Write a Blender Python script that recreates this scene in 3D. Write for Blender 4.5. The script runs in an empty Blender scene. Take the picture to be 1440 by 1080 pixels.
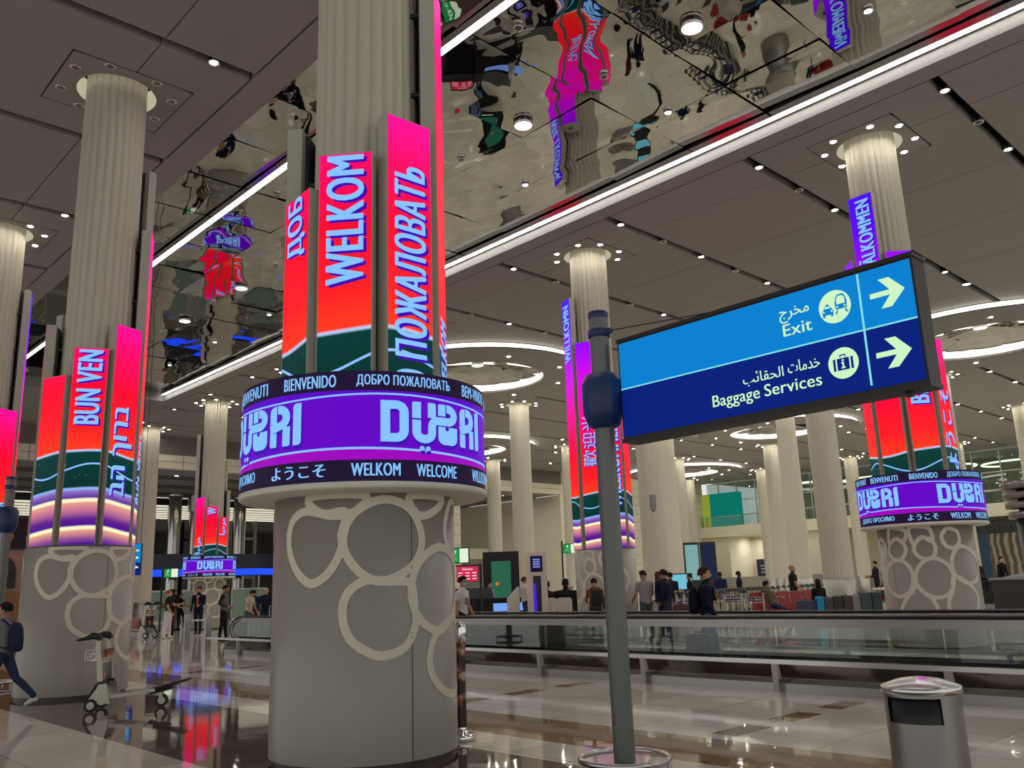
import bpy, math, random
from mathutils import Vector, Matrix

D = bpy.data
SC = bpy.context.scene
COL = SC.collection
RND = random.Random(11)
PI = math.pi

# ------------------------------------------------------------------ camera
F_PX, PITCH, ROLL, YAW, EYE = 1210.68, 0.230331, -0.035905, 0.807991, 1.65
_cp, _sp = math.cos(PITCH), math.sin(PITCH)
_fw = Vector((math.cos(YAW) * _cp, math.sin(YAW) * _cp, _sp))
_rt = Vector((math.sin(YAW), -math.cos(YAW), 0))
_up = _rt.cross(_fw)
_r2 = _rt * math.cos(ROLL) + _up * math.sin(ROLL)
_u2 = _up * math.cos(ROLL) - _rt * math.sin(ROLL)
cam = D.cameras.new('camera')
cam.sensor_fit = 'HORIZONTAL'
cam.sensor_width = 36.0
cam.lens = F_PX / 1440.0 * 36.0
cam.clip_end = 300
cam_ob = D.objects.new('camera', cam)
m = Matrix.Identity(4)
for i in range(3):
    m[i][0], m[i][1], m[i][2] = _r2[i], _u2[i], -_fw[i]
m[0][3], m[1][3], m[2][3] = 0, 0, EYE
cam_ob.matrix_world = m
COL.objects.link(cam_ob)
SC.camera = cam_ob

# ------------------------------------------------------------------ world, exposure
w = D.worlds.new('World')
SC.world = w
w.use_nodes = True
bg = w.node_tree.nodes['Background']
bg.inputs['Color'].default_value = (1.0, 0.99, 0.97, 1)
bg.inputs['Strength'].default_value = 0.8
SC.view_settings.view_transform = 'Standard'
SC.view_settings.look = 'None'
SC.view_settings.exposure = 0.0
SC.view_settings.gamma = 1.0
SC.view_settings.use_curve_mapping = False
SC.cycles.sample_clamp_indirect = 4.0
SC.cycles.use_denoising = True
SC.cycles.caustics_reflective = False
SC.cycles.caustics_refractive = False
L_STRIP = 11.0      # radiance of the two linear lights in the mirrored ceiling
L_SPOT = 240.0      # radiance of a small downlight lens
L_COVE = 4.0       # radiance of the round cove lights

# ------------------------------------------------------------------ materials
def lin(c):
    c = c / 255.0
    return c / 12.92 if c <= 0.04045 else ((c + 0.055) / 1.055) ** 2.4

def rgb(r, g, b):
    return (lin(r), lin(g), lin(b), 1.0)

_mats = {}
def mat(name, col, rough=0.5, metal=0.0, spec=0.5, noise=0.0, nscale=6.0, coat=0.0, bump=0.0):
    if name in _mats:
        return _mats[name]
    m = D.materials.new(name)
    m.use_nodes = True
    nt = m.node_tree
    b = nt.nodes['Principled BSDF']
    b.inputs['Base Color'].default_value = col
    b.inputs['Roughness'].default_value = rough
    b.inputs['Metallic'].default_value = metal
    b.inputs['Specular IOR Level'].default_value = spec
    b.inputs['Coat Weight'].default_value = coat
    if noise > 0 or bump > 0:
        tc = nt.nodes.new('ShaderNodeTexCoord')
        nz = nt.nodes.new('ShaderNodeTexNoise')
        nz.inputs['Scale'].default_value = nscale
        nz.inputs['Detail'].default_value = 5
        nt.links.new(tc.outputs['Object'], nz.inputs['Vector'])
        if noise > 0:
            mx = nt.nodes.new('ShaderNodeMix')
            mx.data_type = 'RGBA'
            mx.inputs['A'].default_value = tuple(c * (1 - noise) for c in col[:3]) + (1,)
            mx.inputs['B'].default_value = tuple(min(1, c * (1 + noise)) for c in col[:3]) + (1,)
            nt.links.new(nz.outputs['Fac'], mx.inputs['Factor'])
            nt.links.new(mx.outputs['Result'], b.inputs['Base Color'])
        if bump > 0:
            bp = nt.nodes.new('ShaderNodeBump')
            bp.inputs['Strength'].default_value = bump
            nt.links.new(nz.outputs['Fac'], bp.inputs['Height'])
            nt.links.new(bp.outputs['Normal'], b.inputs['Normal'])
    _mats[name] = m
    return m

def glow(name, col, s=1.0):
    if name in _mats:
        return _mats[name]
    m = D.materials.new(name)
    m.use_nodes = True
    nt = m.node_tree
    b = nt.nodes['Principled BSDF']
    b.inputs['Base Color'].default_value = (0.004, 0.004, 0.004, 1)
    b.inputs['Specular IOR Level'].default_value = 0.08
    b.inputs['Roughness'].default_value = 0.5
    b.inputs['Emission Color'].default_value = col
    b.inputs['Emission Strength'].default_value = s
    _mats[name] = m
    return m

def brushed(name, col, rough=0.28, axis=2):
    if name in _mats:
        return _mats[name]
    m = mat(name, col, rough, 1.0)
    nt = m.node_tree
    b = nt.nodes['Principled BSDF']
    tc = nt.nodes.new('ShaderNodeTexCoord')
    mp = nt.nodes.new('ShaderNodeMapping')
    sc = [60, 60, 60]
    sc[axis] = 0.6
    mp.inputs['Scale'].default_value = sc
    nz = nt.nodes.new('ShaderNodeTexNoise')
    nz.inputs['Scale'].default_value = 1.0
    nz.inputs['Detail'].default_value = 3
    mr = nt.nodes.new('ShaderNodeMapRange')
    mr.inputs['To Min'].default_value = max(0.02, rough - 0.1)
    mr.inputs['To Max'].default_value = rough + 0.12
    nt.links.new(tc.outputs['Object'], mp.inputs['Vector'])
    nt.links.new(mp.outputs['Vector'], nz.inputs['Vector'])
    nt.links.new(nz.outputs['Fac'], mr.inputs['Value'])
    nt.links.new(mr.outputs['Result'], b.inputs['Roughness'])
    return m

def glass(name, tint, refl=0.12):
    if name in _mats:
        return _mats[name]
    m = D.materials.new(name)
    m.use_nodes = True
    nt = m.node_tree
    nt.nodes.remove(nt.nodes['Principled BSDF'])
    out = nt.nodes['Material Output']
    tr = nt.nodes.new('ShaderNodeBsdfTransparent')
    tr.inputs['Color'].default_value = tint
    gl = nt.nodes.new('ShaderNodeBsdfGlossy')
    gl.inputs['Roughness'].default_value = 0.02
    gl.inputs['Color'].default_value = (0.85, 0.88, 0.86, 1)
    lw = nt.nodes.new('ShaderNodeFresnel')
    lw.inputs['IOR'].default_value = 1.45
    mr = nt.nodes.new('ShaderNodeMath')
    mr.operation = 'MULTIPLY_ADD'
    mr.inputs[1].default_value = 0.9
    mr.inputs[2].default_value = refl * 0.15
    mr.use_clamp = True
    mx = nt.nodes.new('ShaderNodeMixShader')
    nt.links.new(lw.outputs['Fac'], mr.inputs[0])
    nt.links.new(mr.outputs[0], mx.inputs['Fac'])
    nt.links.new(tr.outputs[0], mx.inputs[1])
    nt.links.new(gl.outputs[0], mx.inputs[2])
    nt.links.new(mx.outputs[0], out.inputs['Surface'])
    _mats[name] = m
    return m

# ------------------------------------------------------------------ objects
def tag(o, label=None, cat=None, group=None, kind=None):
    if label: o['label'] = label
    if cat: o['category'] = cat
    if group: o['group'] = group
    if kind: o['kind'] = kind
    return o

def empty(name, loc=(0, 0, 0), rz=0.0):
    o = D.objects.new(name, None)
    o.location = loc
    o.rotation_euler = (0, 0, rz)
    o.empty_display_size = 0.3
    COL.objects.link(o)
    return o

def thing(name, label, cat, loc=(0, 0, 0), rz=0.0, group=None):
    return tag(empty(name, loc, rz), label, cat, group)

def copy_tree(o, parent=None):
    c = o.copy()
    COL.objects.link(c)
    if parent is not None:
        c.parent = parent
    for ch in list(o.children):
        copy_tree(ch, c)
    return c

class MB:
    def __init__(s):
        s.v, s.f, s.m, s.s = [], [], [], []
    def add(s, verts, faces, mi=0, smooth=False):
        b = len(s.v)
        s.v.extend([tuple(p) for p in verts])
        for f in faces:
            s.f.append(tuple(b + i for i in f))
            s.m.append(mi)
            s.s.append(smooth)
        return s
    def box(s, x0, x1, y0, y1, z0, z1, mi=0):
        vs = [(x, y, z) for z in (z0, z1) for y in (y0, y1) for x in (x0, x1)]
        return s.add(vs, [(0, 2, 3, 1), (4, 5, 7, 6), (0, 1, 5, 4), (2, 6, 7, 3), (0, 4, 6, 2), (1, 3, 7, 5)], mi)
    def obox(s, c, ax, ay, az, mi=0):
        c, ax, ay, az = Vector(c), Vector(ax), Vector(ay), Vector(az)
        vs = [c + ax * i + ay * j + az * k for k in (-1, 1) for j in (-1, 1) for i in (-1, 1)]
        return s.add(vs, [(0, 2, 3, 1), (4, 5, 7, 6), (0, 1, 5, 4), (2, 6, 7, 3), (0, 4, 6, 2), (1, 3, 7, 5)], mi)
    def bar(s, p0, p1, w, h, mi=0, up=(0, 0, 1)):
        p0, p1 = Vector(p0), Vector(p1)
        d = p1 - p0
        u = Vector(up)
        if abs(d.normalized().dot(u)) > 0.99:
            u = Vector((1, 0, 0))
        side = d.cross(u).normalized()
        u = side.cross(d).normalized()
        return s.obox((p0 + p1) / 2, d / 2, side * w / 2, u * h / 2, mi)
    def tube(s, pts, r, n=10, mi=0, closed=False, smooth=True, caps=True):
        pts = [Vector(p) for p in pts]
        N = len(pts)
        rad = r if isinstance(r, (list, tuple)) else [r] * N
        rings = []
        prev = None
        for i, p in enumerate(pts):
            if closed:
                t = pts[(i + 1) % N] - pts[i - 1]
            else:
                t = pts[min(i + 1, N - 1)] - pts[max(i - 1, 0)]
            t.normalize()
            if prev is None:
                a = Vector((0, 0, 1)) if abs(t.z) < 0.9 else Vector((1, 0, 0))
                nrm = (a - t * a.dot(t)).normalized()
            else:
                nrm = (prev - t * prev.dot(t))
                nrm = nrm.normalized() if nrm.length > 1e-6 else prev
            prev = nrm
            b = t.cross(nrm)
            ra = rad[i]
            rx, ry = ra if isinstance(ra, (list, tuple)) else (ra, ra)
            rings.append([p + nrm * (math.cos(2 * PI * k / n) * rx) + b * (math.sin(2 * PI * k / n) * ry) for k in range(n)])
        vs = [q for rg in rings for q in rg]
        fs = []
        M = N if closed else N - 1
        for i in range(M):
            a, b2 = i * n, ((i + 1) % N) * n
            for k in range(n):
                k2 = (k + 1) % n
                fs.append((a + k, a + k2, b2 + k2, b2 + k))
        s.add(vs, fs, mi, smooth)
        if caps and not closed:
            s.add(rings[0], [tuple(range(n))[::-1]], mi)
            s.add(rings[-1], [tuple(range(n))], mi)
        return s
    def loft(s, rings, mi=0, smooth=True, caps=True):
        n = len(rings[0])
        vs = [q for rg in rings for q in rg]
        fs = []
        for i in range(len(rings) - 1):
            for k in range(n):
                k2 = (k + 1) % n
                fs.append((i * n + k, i * n + k2, (i + 1) * n + k2, (i + 1) * n + k))
        s.add(vs, fs, mi, smooth)
        if caps:
            s.add(rings[0], [tuple(range(n))[::-1]], mi)
            s.add(rings[-1], [tuple(range(n))], mi)
        return s
    def lathe(s, prof, n=32, mi=0, c=(0, 0, 0), smooth=True, a0=0.0, a1=2 * PI, rf=None):
        full = abs(a1 - a0 - 2 * PI) < 1e-6
        cols = n if full else n + 1
        vs = []
        for r, z in prof:
            for k in range(cols):
                a = a0 + (a1 - a0) * k / n
                rr = rf(r, a) if rf else r
                vs.append((c[0] + rr * math.cos(a), c[1] + rr * math.sin(a), c[2] + z))
        fs = []
        for i in range(len(prof) - 1):
            for k in range(n):
                k2 = (k + 1) % cols if full else k + 1
                fs.append((i * cols + k, i * cols + k2, (i + 1) * cols + k2, (i + 1) * cols + k))
        return s.add(vs, fs, mi, smooth)
    def disc(s, c, r, n=16, mi=0, down=False):
        vs = [(c[0] + r * math.cos(2 * PI * k / n), c[1] + r * math.sin(2 * PI * k / n), c[2]) for k in range(n)]
        f = tuple(range(n))
        return s.add(vs, [f[::-1] if down else f], mi)
    def ball(s, c, r, n=14, mi=0, sq=None):
        rx, ry, rz = r if isinstance(r, (list, tuple)) else (r, r, r)
        vs = [(c[0], c[1], c[2] - rz)]
        m2 = n // 2
        for i in range(1, m2):
            p = -PI / 2 + PI * i / m2
            for k in range(n):
                a = 2 * PI * k / n
                vs.append((c[0] + rx * math.cos(p) * math.cos(a), c[1] + ry * math.cos(p) * math.sin(a), c[2] + rz * math.sin(p)))
        vs.append((c[0], c[1], c[2] + rz))
        fs = [(0, 1 + (k + 1) % n, 1 + k) for k in range(n)]
        for i in range(m2 - 2):
            for k in range(n):
                a, b = 1 + i * n, 1 + (i + 1) * n
                fs.append((a + k, a + (k + 1) % n, b + (k + 1) % n, b + k))
        t = len(vs) - 1
        b = 1 + (m2 - 2) * n
        fs += [(b + k, b + (k + 1) % n, t) for k in range(n)]
        return s.add(vs, fs, mi, True)
    def poly(s, pts, mi=0):
        return s.add(pts, [tuple(range(len(pts)))], mi)
    def slab(s, poly, f, depth, mi=0, side=None):
        """poly: 2D outline; f(u, v, d) -> 3D; a solid of that depth"""
        n = len(poly)
        a = [f(u, v, 0) for u, v in poly]
        b = [f(u, v, depth) for u, v in poly]
        s.add(b, [tuple(range(n))], mi)
        s.add(a, [tuple(range(n))[::-1]], mi)
        vs = a + b
        s.add(vs, [(i, (i + 1) % n, n + (i + 1) % n, n + i) for i in range(n)], mi if side is None else side)
        return s
    def build(s, name, mats, parent=None, loc=None):
        me = D.meshes.new(name)
        me.from_pydata(s.v, [], s.f)
        mats = mats if isinstance(mats, (list, tuple)) else [mats]
        for mm in mats:
            me.materials.append(mm)
        me.polygons.foreach_set('material_index', s.m)
        me.polygons.foreach_set('use_smooth', s.s)
        me.update()
        o = D.objects.new(name, me)
        COL.objects.link(o)
        if parent is not None:
            o.parent = parent
        if loc is not None:
            o.location = loc
        return o

def structure(mb, name, mats):
    return tag(mb.build(name, mats), kind='structure')

# ------------------------------------------------------------------ lettering
_txt = {}
def text2d(s, bold=0.0):
    if (s, bold) in _txt:
        return _txt[(s, bold)]
    cu = D.curves.new('text_source', 'FONT')
    cu.body = s
    cu.size = 1.0
    cu.resolution_u = 4
    cu.space_character = 1.0 + bold * 2.2
    ob = D.objects.new('text_source', cu)
    COL.objects.link(ob)
    me = D.meshes.new_from_object(ob)
    vs = [(v.co.x, v.co.y) for v in me.vertices]
    fs = [tuple(p.vertices) for p in me.polygons]
    D.objects.remove(ob)
    D.curves.remove(cu)
    D.meshes.remove(me)
    if bold > 0:
        n = len(vs)
        V, Fc = [], []
        for k, dx in enumerate((-bold, 0, bold)):
            V += [(x + dx, y) for x, y in vs]
            Fc += [tuple(i + n * k for i in f) for f in fs]
        vs, fs = V, Fc
    x0, x1 = min(v[0] for v in vs), max(v[0] for v in vs)
    y0, y1 = min(v[1] for v in vs), max(v[1] for v in vs)
    vs = [((x - x0) / (x1 - x0), (y - y0) / (y1 - y0)) for x, y in vs]
    _txt[(s, bold)] = (vs, fs, (x1 - x0) / (y1 - y0))
    return _txt[(s, bold)]

def put_text(mb, s, f, width, height, bold=0.0, mi=0, d=0.0):
    vs, fs, asp = text2d(s, bold)
    mb.add([f(x * width, y * height, d) for x, y in vs], fs, mi)

def arc(cx, cy, rx, ry, a0, a1, n=8):
    return [(cx + rx * math.cos(math.radians(a0 + (a1 - a0) * i / n)), cy + ry * math.sin(math.radians(a0 + (a1 - a0) * i / n))) for i in range(n + 1)]

def ribbon(mb, pts, wdt, f, closed=False, mi=0, d=0.0):
    n = len(pts)
    L, Rr = [], []
    for i in range(n):
        if closed:
            a, b = pts[i - 1], pts[(i + 1) % n]
        else:
            a, b = pts[max(i - 1, 0)], pts[min(i + 1, n - 1)]
        tx, ty = b[0] - a[0], b[1] - a[1]
        l = math.hypot(tx, ty) or 1
        nx, ny = -ty / l * wdt / 2, tx / l * wdt / 2
        L.append(f(pts[i][0] + nx, pts[i][1] + ny, d))
        Rr.append(f(pts[i][0] - nx, pts[i][1] - ny, d))
    M = n if closed else n - 1
    mb.add(L + Rr, [(i, n + i, n + (i + 1) % n, (i + 1) % n) for i in range(M)], mi)

def spline(pts, closed=True, k=6):
    n = len(pts)
    out = []
    M = n if closed else n - 1
    for i in range(M):
        if closed:
            p0, p1, p2, p3 = pts[i - 1], pts[i], pts[(i + 1) % n], pts[(i + 2) % n]
        else:
            p0, p1, p2, p3 = pts[max(i - 1, 0)], pts[i], pts[i + 1], pts[min(i + 2, n - 1)]
        for j in range(k):
            t = j / k
            out.append(tuple(0.5 * (2 * p1[q] + (p2[q] - p0[q]) * t + (2 * p0[q] - 5 * p1[q] + 4 * p2[q] - p3[q]) * t * t + (3 * p1[q] - p0[q] - 3 * p2[q] + p3[q]) * t ** 3) for q in range(len(p1))))
    if not closed:
        out.append(tuple(pts[-1]))
    return out
# ------------------------------------------------------------------ shell materials
def floor_mat():
    m = D.materials.new('polished_stone')
    m.use_nodes = True
    nt = m.node_tree
    b = nt.nodes['Principled BSDF']
    N, Lk = nt.nodes.new, nt.links.new
    geo = N('ShaderNodeNewGeometry')
    sep = N('ShaderNodeSeparateXYZ')
    Lk(geo.outputs['Position'], sep.inputs[0])
    X, Y = sep.outputs['X'], sep.outputs['Y']
    def op(o, a, b2=None, c=None):
        n = N('ShaderNodeMath')
        n.operation = o
        for i, q in enumerate((a, b2, c)):
            if q is None: continue
            if isinstance(q, (int, float)): n.inputs[i].default_value = q
            else: Lk(q, n.inputs[i])
        return n.outputs[0]
    def between(v, a, c):
        return op('MULTIPLY', op('GREATER_THAN', v, a), op('LESS_THAN', v, c))
    def mix(f, a, c):
        n = N('ShaderNodeMix')
        n.data_type = 'RGBA'
        Lk(f, n.inputs['Factor'])
        for k, q in (('A', a), ('B', c)):
            if isinstance(q, tuple): n.inputs[k].default_value = q
            else: Lk(q, n.inputs[k])
        return n.outputs['Result']
    tx = op('DIVIDE', op('SUBTRACT', X, 4.05), 1.18)
    ty = op('DIVIDE', op('SUBTRACT', Y, 5.73), 1.18)
    cell = N('ShaderNodeCombineXYZ')
    Lk(op('FLOOR', tx), cell.inputs[0]); Lk(op('FLOOR', ty), cell.inputs[1])
    wn = N('ShaderNodeTexWhiteNoise')
    Lk(cell.outputs[0], wn.inputs['Vector'])
    nz = N('ShaderNodeTexNoise')
    nz.inputs['Scale'].default_value = 2.2; nz.inputs['Detail'].default_value = 8
    Lk(geo.outputs['Position'], nz.inputs['Vector'])
    nz2 = N('ShaderNodeTexNoise')
    nz2.inputs['Scale'].default_value = 9; nz2.inputs['Detail'].default_value = 8; nz2.inputs['Distortion'].default_value = 1.5
    Lk(geo.outputs['Position'], nz2.inputs['Vector'])
    beige = mix(op('MULTIPLY_ADD', wn.outputs['Value'], 0.55, op('MULTIPLY', nz.outputs['Fac'], 0.45)), rgb(204, 196, 180), rgb(238, 232, 219))
    tan = mix(nz2.outputs['Fac'], rgb(120, 90, 56), rgb(172, 140, 98))
    dark = mix(nz2.outputs['Fac'], rgb(84, 64, 58), rgb(102, 80, 72))
    col = mix(between(X, 7.06, 8.2), beige, tan)
    rowd = op('ABSOLUTE', op('SUBTRACT', op('FRACT', op('ADD', op('DIVIDE', op('SUBTRACT', Y, 5.72), 4.725), 0.5)), 0.5))
    rown = op('LESS_THAN', rowd, 0.036)
    seg = op('LESS_THAN', op('FRACT', op('DIVIDE', op('SUBTRACT', X, 8.45), 1.18)), 0.62)
    small = op('MULTIPLY', op('MULTIPLY', rown, seg), between(X, 8.4, 11.85))
    col = mix(small, col, tan)
    col = mix(between(X, 4.05, 6.32), col, dark)
    far = between(X, 18.9, 22.2)
    col = mix(op('MULTIPLY', far, op('LESS_THAN', Y, 34.0)), col, dark)
    def line(t, wdt):
        f = op('FRACT', t)
        return op('LESS_THAN', op('MINIMUM', f, op('SUBTRACT', 1.0, f)), wdt)
    joint = op('MAXIMUM', line(tx, 0.004), line(ty, 0.004))
    col = mix(op('MULTIPLY', joint, 0.85), col, rgb(96, 88, 78))
    Lk(col, b.inputs['Base Color'])
    rg = op('MULTIPLY_ADD', nz.outputs['Fac'], 0.04, 0.03)
    Lk(rg, b.inputs['Roughness'])
    b.inputs['Specular IOR Level'].default_value = 0.6
    bp = N('ShaderNodeBump')
    bp.inputs['Strength'].default_value = 0.006
    bp.inputs['Distance'].default_value = 0.3
    n3 = N('ShaderNodeTexNoise')
    n3.inputs['Scale'].default_value = 1.6
    Lk(geo.outputs['Position'], n3.inputs['Vector'])
    Lk(n3.outputs['Fac'], bp.inputs['Height'])
    Lk(bp.outputs['Normal'], b.inputs['Normal'])
    return m

def mirror_mat():
    m = D.materials.new('mirror_ceiling_foil')
    m.use_nodes = True
    nt = m.node_tree
    b = nt.nodes['Principled BSDF']
    b.inputs['Base Color'].default_value = (0.43, 0.425, 0.395, 1)
    b.inputs['Metallic'].default_value = 1.0
    b.inputs['Roughness'].default_value = 0.012
    geo = nt.nodes.new('ShaderNodeNewGeometry')
    mp = nt.nodes.new('ShaderNodeMapping')
    mp.inputs['Scale'].default_value = (1.0, 0.55, 1.0)
    nz = nt.nodes.new('ShaderNodeTexNoise')
    nz.inputs['Scale'].default_value = 0.6
    nz.inputs['Detail'].default_value = 1.5
    nz.inputs['Distortion'].default_value = 0.4
    bp = nt.nodes.new('ShaderNodeBump')
    bp.inputs['Strength'].default_value = 0.42
    bp.inputs['Distance'].default_value = 0.09
    nt.links.new(geo.outputs['Position'], mp.inputs['Vector'])
    nt.links.new(mp.outputs['Vector'], nz.inputs['Vector'])
    nt.links.new(nz.outputs['Fac'], bp.inputs['Height'])
    nt.links.new(bp.outputs['Normal'], b.inputs['Normal'])
    return m

M_CEIL = mat('ceiling_board', rgb(144, 140, 136), 0.75, noise=0.03, nscale=2)
M_VOID = mat('ceiling_void', rgb(14, 13, 13), 0.9)
M_SLOT = mat('slot_side', rgb(52, 50, 50), 0.7)
M_MIRROR = mirror_mat()
M_STRIP = glow('linear_light', (1.0, 0.97, 0.93, 1), L_STRIP)
M_COVE = glow('cove_light', (1.0, 0.96, 0.84, 1), L_COVE)
M_SPOT = glow('spot_lens', (1.0, 0.96, 0.88, 1), L_SPOT)
M_SPOTC = glow('collar_lens', (1.0, 0.94, 0.78, 1), L_SPOT * 0.6)
M_LAMP = glow('round_lamp', (1.0, 0.96, 0.90, 1), 4.0)
M_CHROME = mat('chrome_trim', (0.75, 0.75, 0.75, 1), 0.12, 1.0)
M_DIMLENS = mat('unlit_lens', rgb(120, 118, 112), 0.25, 0.6)
M_WALL = mat('wall_panel', rgb(222, 217, 196), 0.6, noise=0.04, nscale=1)
M_WHITE = mat('white_paint', rgb(222, 218, 205), 0.5)
M_STEEL = brushed('brushed_steel', (0.50, 0.49, 0.47, 1), 0.28)
M_STEELH = brushed('brushed_steel_long', (0.55, 0.54, 0.52, 1), 0.22, axis=1)
M_BLACK = mat('black_plastic', rgb(18, 18, 20), 0.45)
M_DARKGREY = mat('dark_grey', rgb(45, 46, 48), 0.5)
M_GLASS = glass('clear_glass', (0.91, 0.945, 0.93, 1))
M_GLASSD = glass('smoky_glass', (0.62, 0.70, 0.68, 1), 0.3)

HC = 12.2
YS0, YSP = 5.73, 4.725
SLOTS = [YS0 + YSP * k for k in range(-3, 11)]
RINGS = [(27.85, 31.6), (42.35, 12.75), (56.65, 31.6), (42.35, 50.0), (70.9, 50.0)]
SCREEN_COLS = {'A': (5.4, 8.06), 'B': (5.44, 17.62), 'C': (5.5, 27.0), 'D': (20.6, 45.6), 'E': (20.55, 8.05), 'F': (20.5, 17.6)}
PLAIN_COLS = [(20.5, 27.0), (20.5, 36.3), (20.55, 55.0)] + [(x, y) for x in (35.2, 49.5, 63.8, 78.0) for y in (17.5, 26.95, 36.3, 45.6, 54.5)]
ALL_COLS = list(SCREEN_COLS.values()) + PLAIN_COLS

# ------------------------------------------------------------------ floor
fl = MB()
fl.add([(-16, -14, 0), (98, -14, 0), (98, 90, 0), (-16, 90, 0)], [(0, 1, 2, 3)])
structure(fl, 'floor', floor_mat())

# ------------------------------------------------------------------ ceiling
def subtract(rects, hole):
    hx0, hx1, hy0, hy1 = hole
    out = []
    for x0, x1, y0, y1 in rects:
        if hx1 <= x0 or hx0 >= x1 or hy1 <= y0 or hy0 >= y1:
            out.append((x0, x1, y0, y1)); continue
        if hy0 > y0: out.append((x0, x1, y0, hy0))
        if hy1 < y1: out.append((x0, x1, hy1, y1))
        a, b = max(y0, hy0), min(y1, hy1)
        if hx0 > x0: out.append((x0, hx0, a, b))
        if hx1 < x1: out.append((hx1, x1, a, b))
    return out

ce = MB()
def ceiling_zone(x0, x1, seams):
    ys = [-14.0] + [v for s in SLOTS for v in (s - 0.13, s + 0.13)] + [57.0]
    xs = [x0] + [s for s in seams if x0 < s < x1] + [x1]
    rects = []
    for j in range(0, len(ys), 2):
        if ys[j + 1] - ys[j] < 0.2: continue
        for i in range(len(xs) - 1):
            rects.append((xs[i] + 0.012, xs[i + 1] - 0.012, ys[j], ys[j + 1]))
    for cx, cy in ALL_COLS:
        rects = subtract(rects, (cx - 1.215, cx + 1.215, cy - 1.095, cy + 1.095))
    for cx, cy in RINGS:
        rects = subtract(rects, (cx - 3.5, cx + 3.5, cy - 3.5, cy + 3.5))
    for a, b, c, d in rects:
        ce.box(a, b, c, d, HC, HC + 0.22, 0)
SEAMS = [5.45 - 3.65 * k for k in range(1, 6)] + [5.45, 20.4, 24.1, 27.8, 31.5, 35.2, 38.8, 42.3, 45.9, 49.5, 53.1, 56.7, 60.2, 63.8, 67.4, 70.9, 74.4, 78.0]
ceiling_zone(-16, 7.33, SEAMS)
ceiling_zone(18.63, 84.0, SEAMS)
# plain borders beside the mirrored recess, and the recess sides
ce.box(7.36, 8.02, -14, 57, HC, HC + 0.22, 0)
ce.box(18.02, 18.60, -14, 57, HC, HC + 0.22, 0)
ce.box(8.0, 18.05, 46.6, 57, HC, HC + 0.22, 0)
ce.box(7.9, 8.02, -14, 46.6, HC + 0.22, 12.72, 0)
ce.box(18.02, 18.14, -14, 46.6, HC + 0.22, 12.72, 0)
ce.box(8.0, 18.05, 46.6, 46.72, HC + 0.22, 12.72, 0)
ce.box(84.0, 98, -14, 57, 12.4, 12.7, 0)
ce.add([(-16, -14, 12.75), (98, -14, 12.75), (98, 57, 12.75), (-16, 57, 12.75)], [(0, 3, 2, 1)], 1)
structure(ce, 'ceiling', [M_CEIL, M_VOID])

mi = MB()
nx, ny = 5, 26
for i in range(nx):
    for j in range(ny):
        x0, x1 = 8.03 + 9.98 * i / nx, 8.03 + 9.98 * (i + 1) / nx
        y0, y1 = -14 + 60.6 * j / ny, -14 + 60.6 * (j + 1) / ny
        a, b = RND.uniform(-0.02, 0.02), RND.uniform(-0.02, 0.02)
        cx, cy = (x0 + x1) / 2, (y0 + y1) / 2
        g = 0.003
        vs = [(x, y, 12.68 + a * (x - cx) + b * (y - cy)) for x, y in ((x0 + g, y0 + g), (x1 - g, y0 + g), (x1 - g, y1 - g), (x0 + g, y1 - g))]
        mi.add(vs, [(0, 3, 2, 1)])
structure(mi, 'ceiling_mirror', M_MIRROR)

# ------------------------------------------------------------------ linear lights of the mirrored recess
def linear_light(x, y0, y1, wdt, label):
    t = thing('linear_ceiling_light', label, 'light', (x, 0, 12.5), group=None)
    b = MB()
    b.box(-wdt / 2, wdt / 2, y0, y1, 0.0, 0.05)
    b.build('diffuser', M_STRIP, t)
    h = MB()
    h.box(-wdt / 2 - 0.03, -wdt / 2, y0, y1, -0.01, 0.13)
    h.box(wdt / 2, wdt / 2 + 0.03, y0, y1, -0.01, 0.13)
    h.box(-wdt / 2, wdt / 2, y0, y1, 0.05, 0.13)
    h.build('housing', M_CHROME, t)
linear_light(10.05, -13, 43.0, 0.17, 'long white light line crossing the mirrored ceiling behind the nearest screen column')
linear_light(17.86, -13, 46.4, 0.17, 'long white light line along the right edge of the mirrored ceiling')

# ------------------------------------------------------------------ downlights
def downlight(x, y, z, r, label, group, lit=True, rot=0):
    t = thing('ceiling_downlight', label, 'downlight', (x, y, z), group=group)
    a = MB()
    a.lathe([(r * 0.98, 0.0), (r * 1.35, -0.012), (r * 1.42, 0.0)], 16)
    a.lathe([(r * 1.42, 0.0), (r * 1.35, 0.17), (0.0, 0.17)], 16)
    a.build('trim_ring', M_CHROME, t)
    l = MB()
    l.disc((0, 0, 0.01), r, 12, 0, True)
    l.build('lens', M_SPOT if lit else M_DIMLENS, t)
    return t
proto_lit = proto_dim = proto_far = None
M_SPOTF = glow('far_spot_lens', (1.0, 0.96, 0.85, 1), L_SPOT * 1.5)
def put_downlight(x, y, z, r, label, group, lit=True):
    global proto_lit, proto_dim, proto_far
    if lit and proto_lit is None:
        proto_lit = downlight(x, y, z, 0.075, label, group, True); o = proto_lit
    elif lit and x > 34 and proto_far is None:
        proto_far = downlight(x, y, z, 0.075, label, group, True); o = proto_far
        for ch in o.children:
            if ch.name.startswith('lens'): ch.data.materials[0] = M_SPOTF
    elif lit and x > 34:
        o = copy_tree(proto_far)
    elif not lit and proto_dim is None:
        proto_dim = downlight(x, y, z, 0.075, label, group, False); o = proto_dim
    else:
        o = copy_tree(proto_lit if lit else proto_dim)
    o.location = (x, y, z)
    s = r / 0.075
    o.scale = (s, s, s)
    o['label'] = label
    o['group'] = group
    return o
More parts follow.
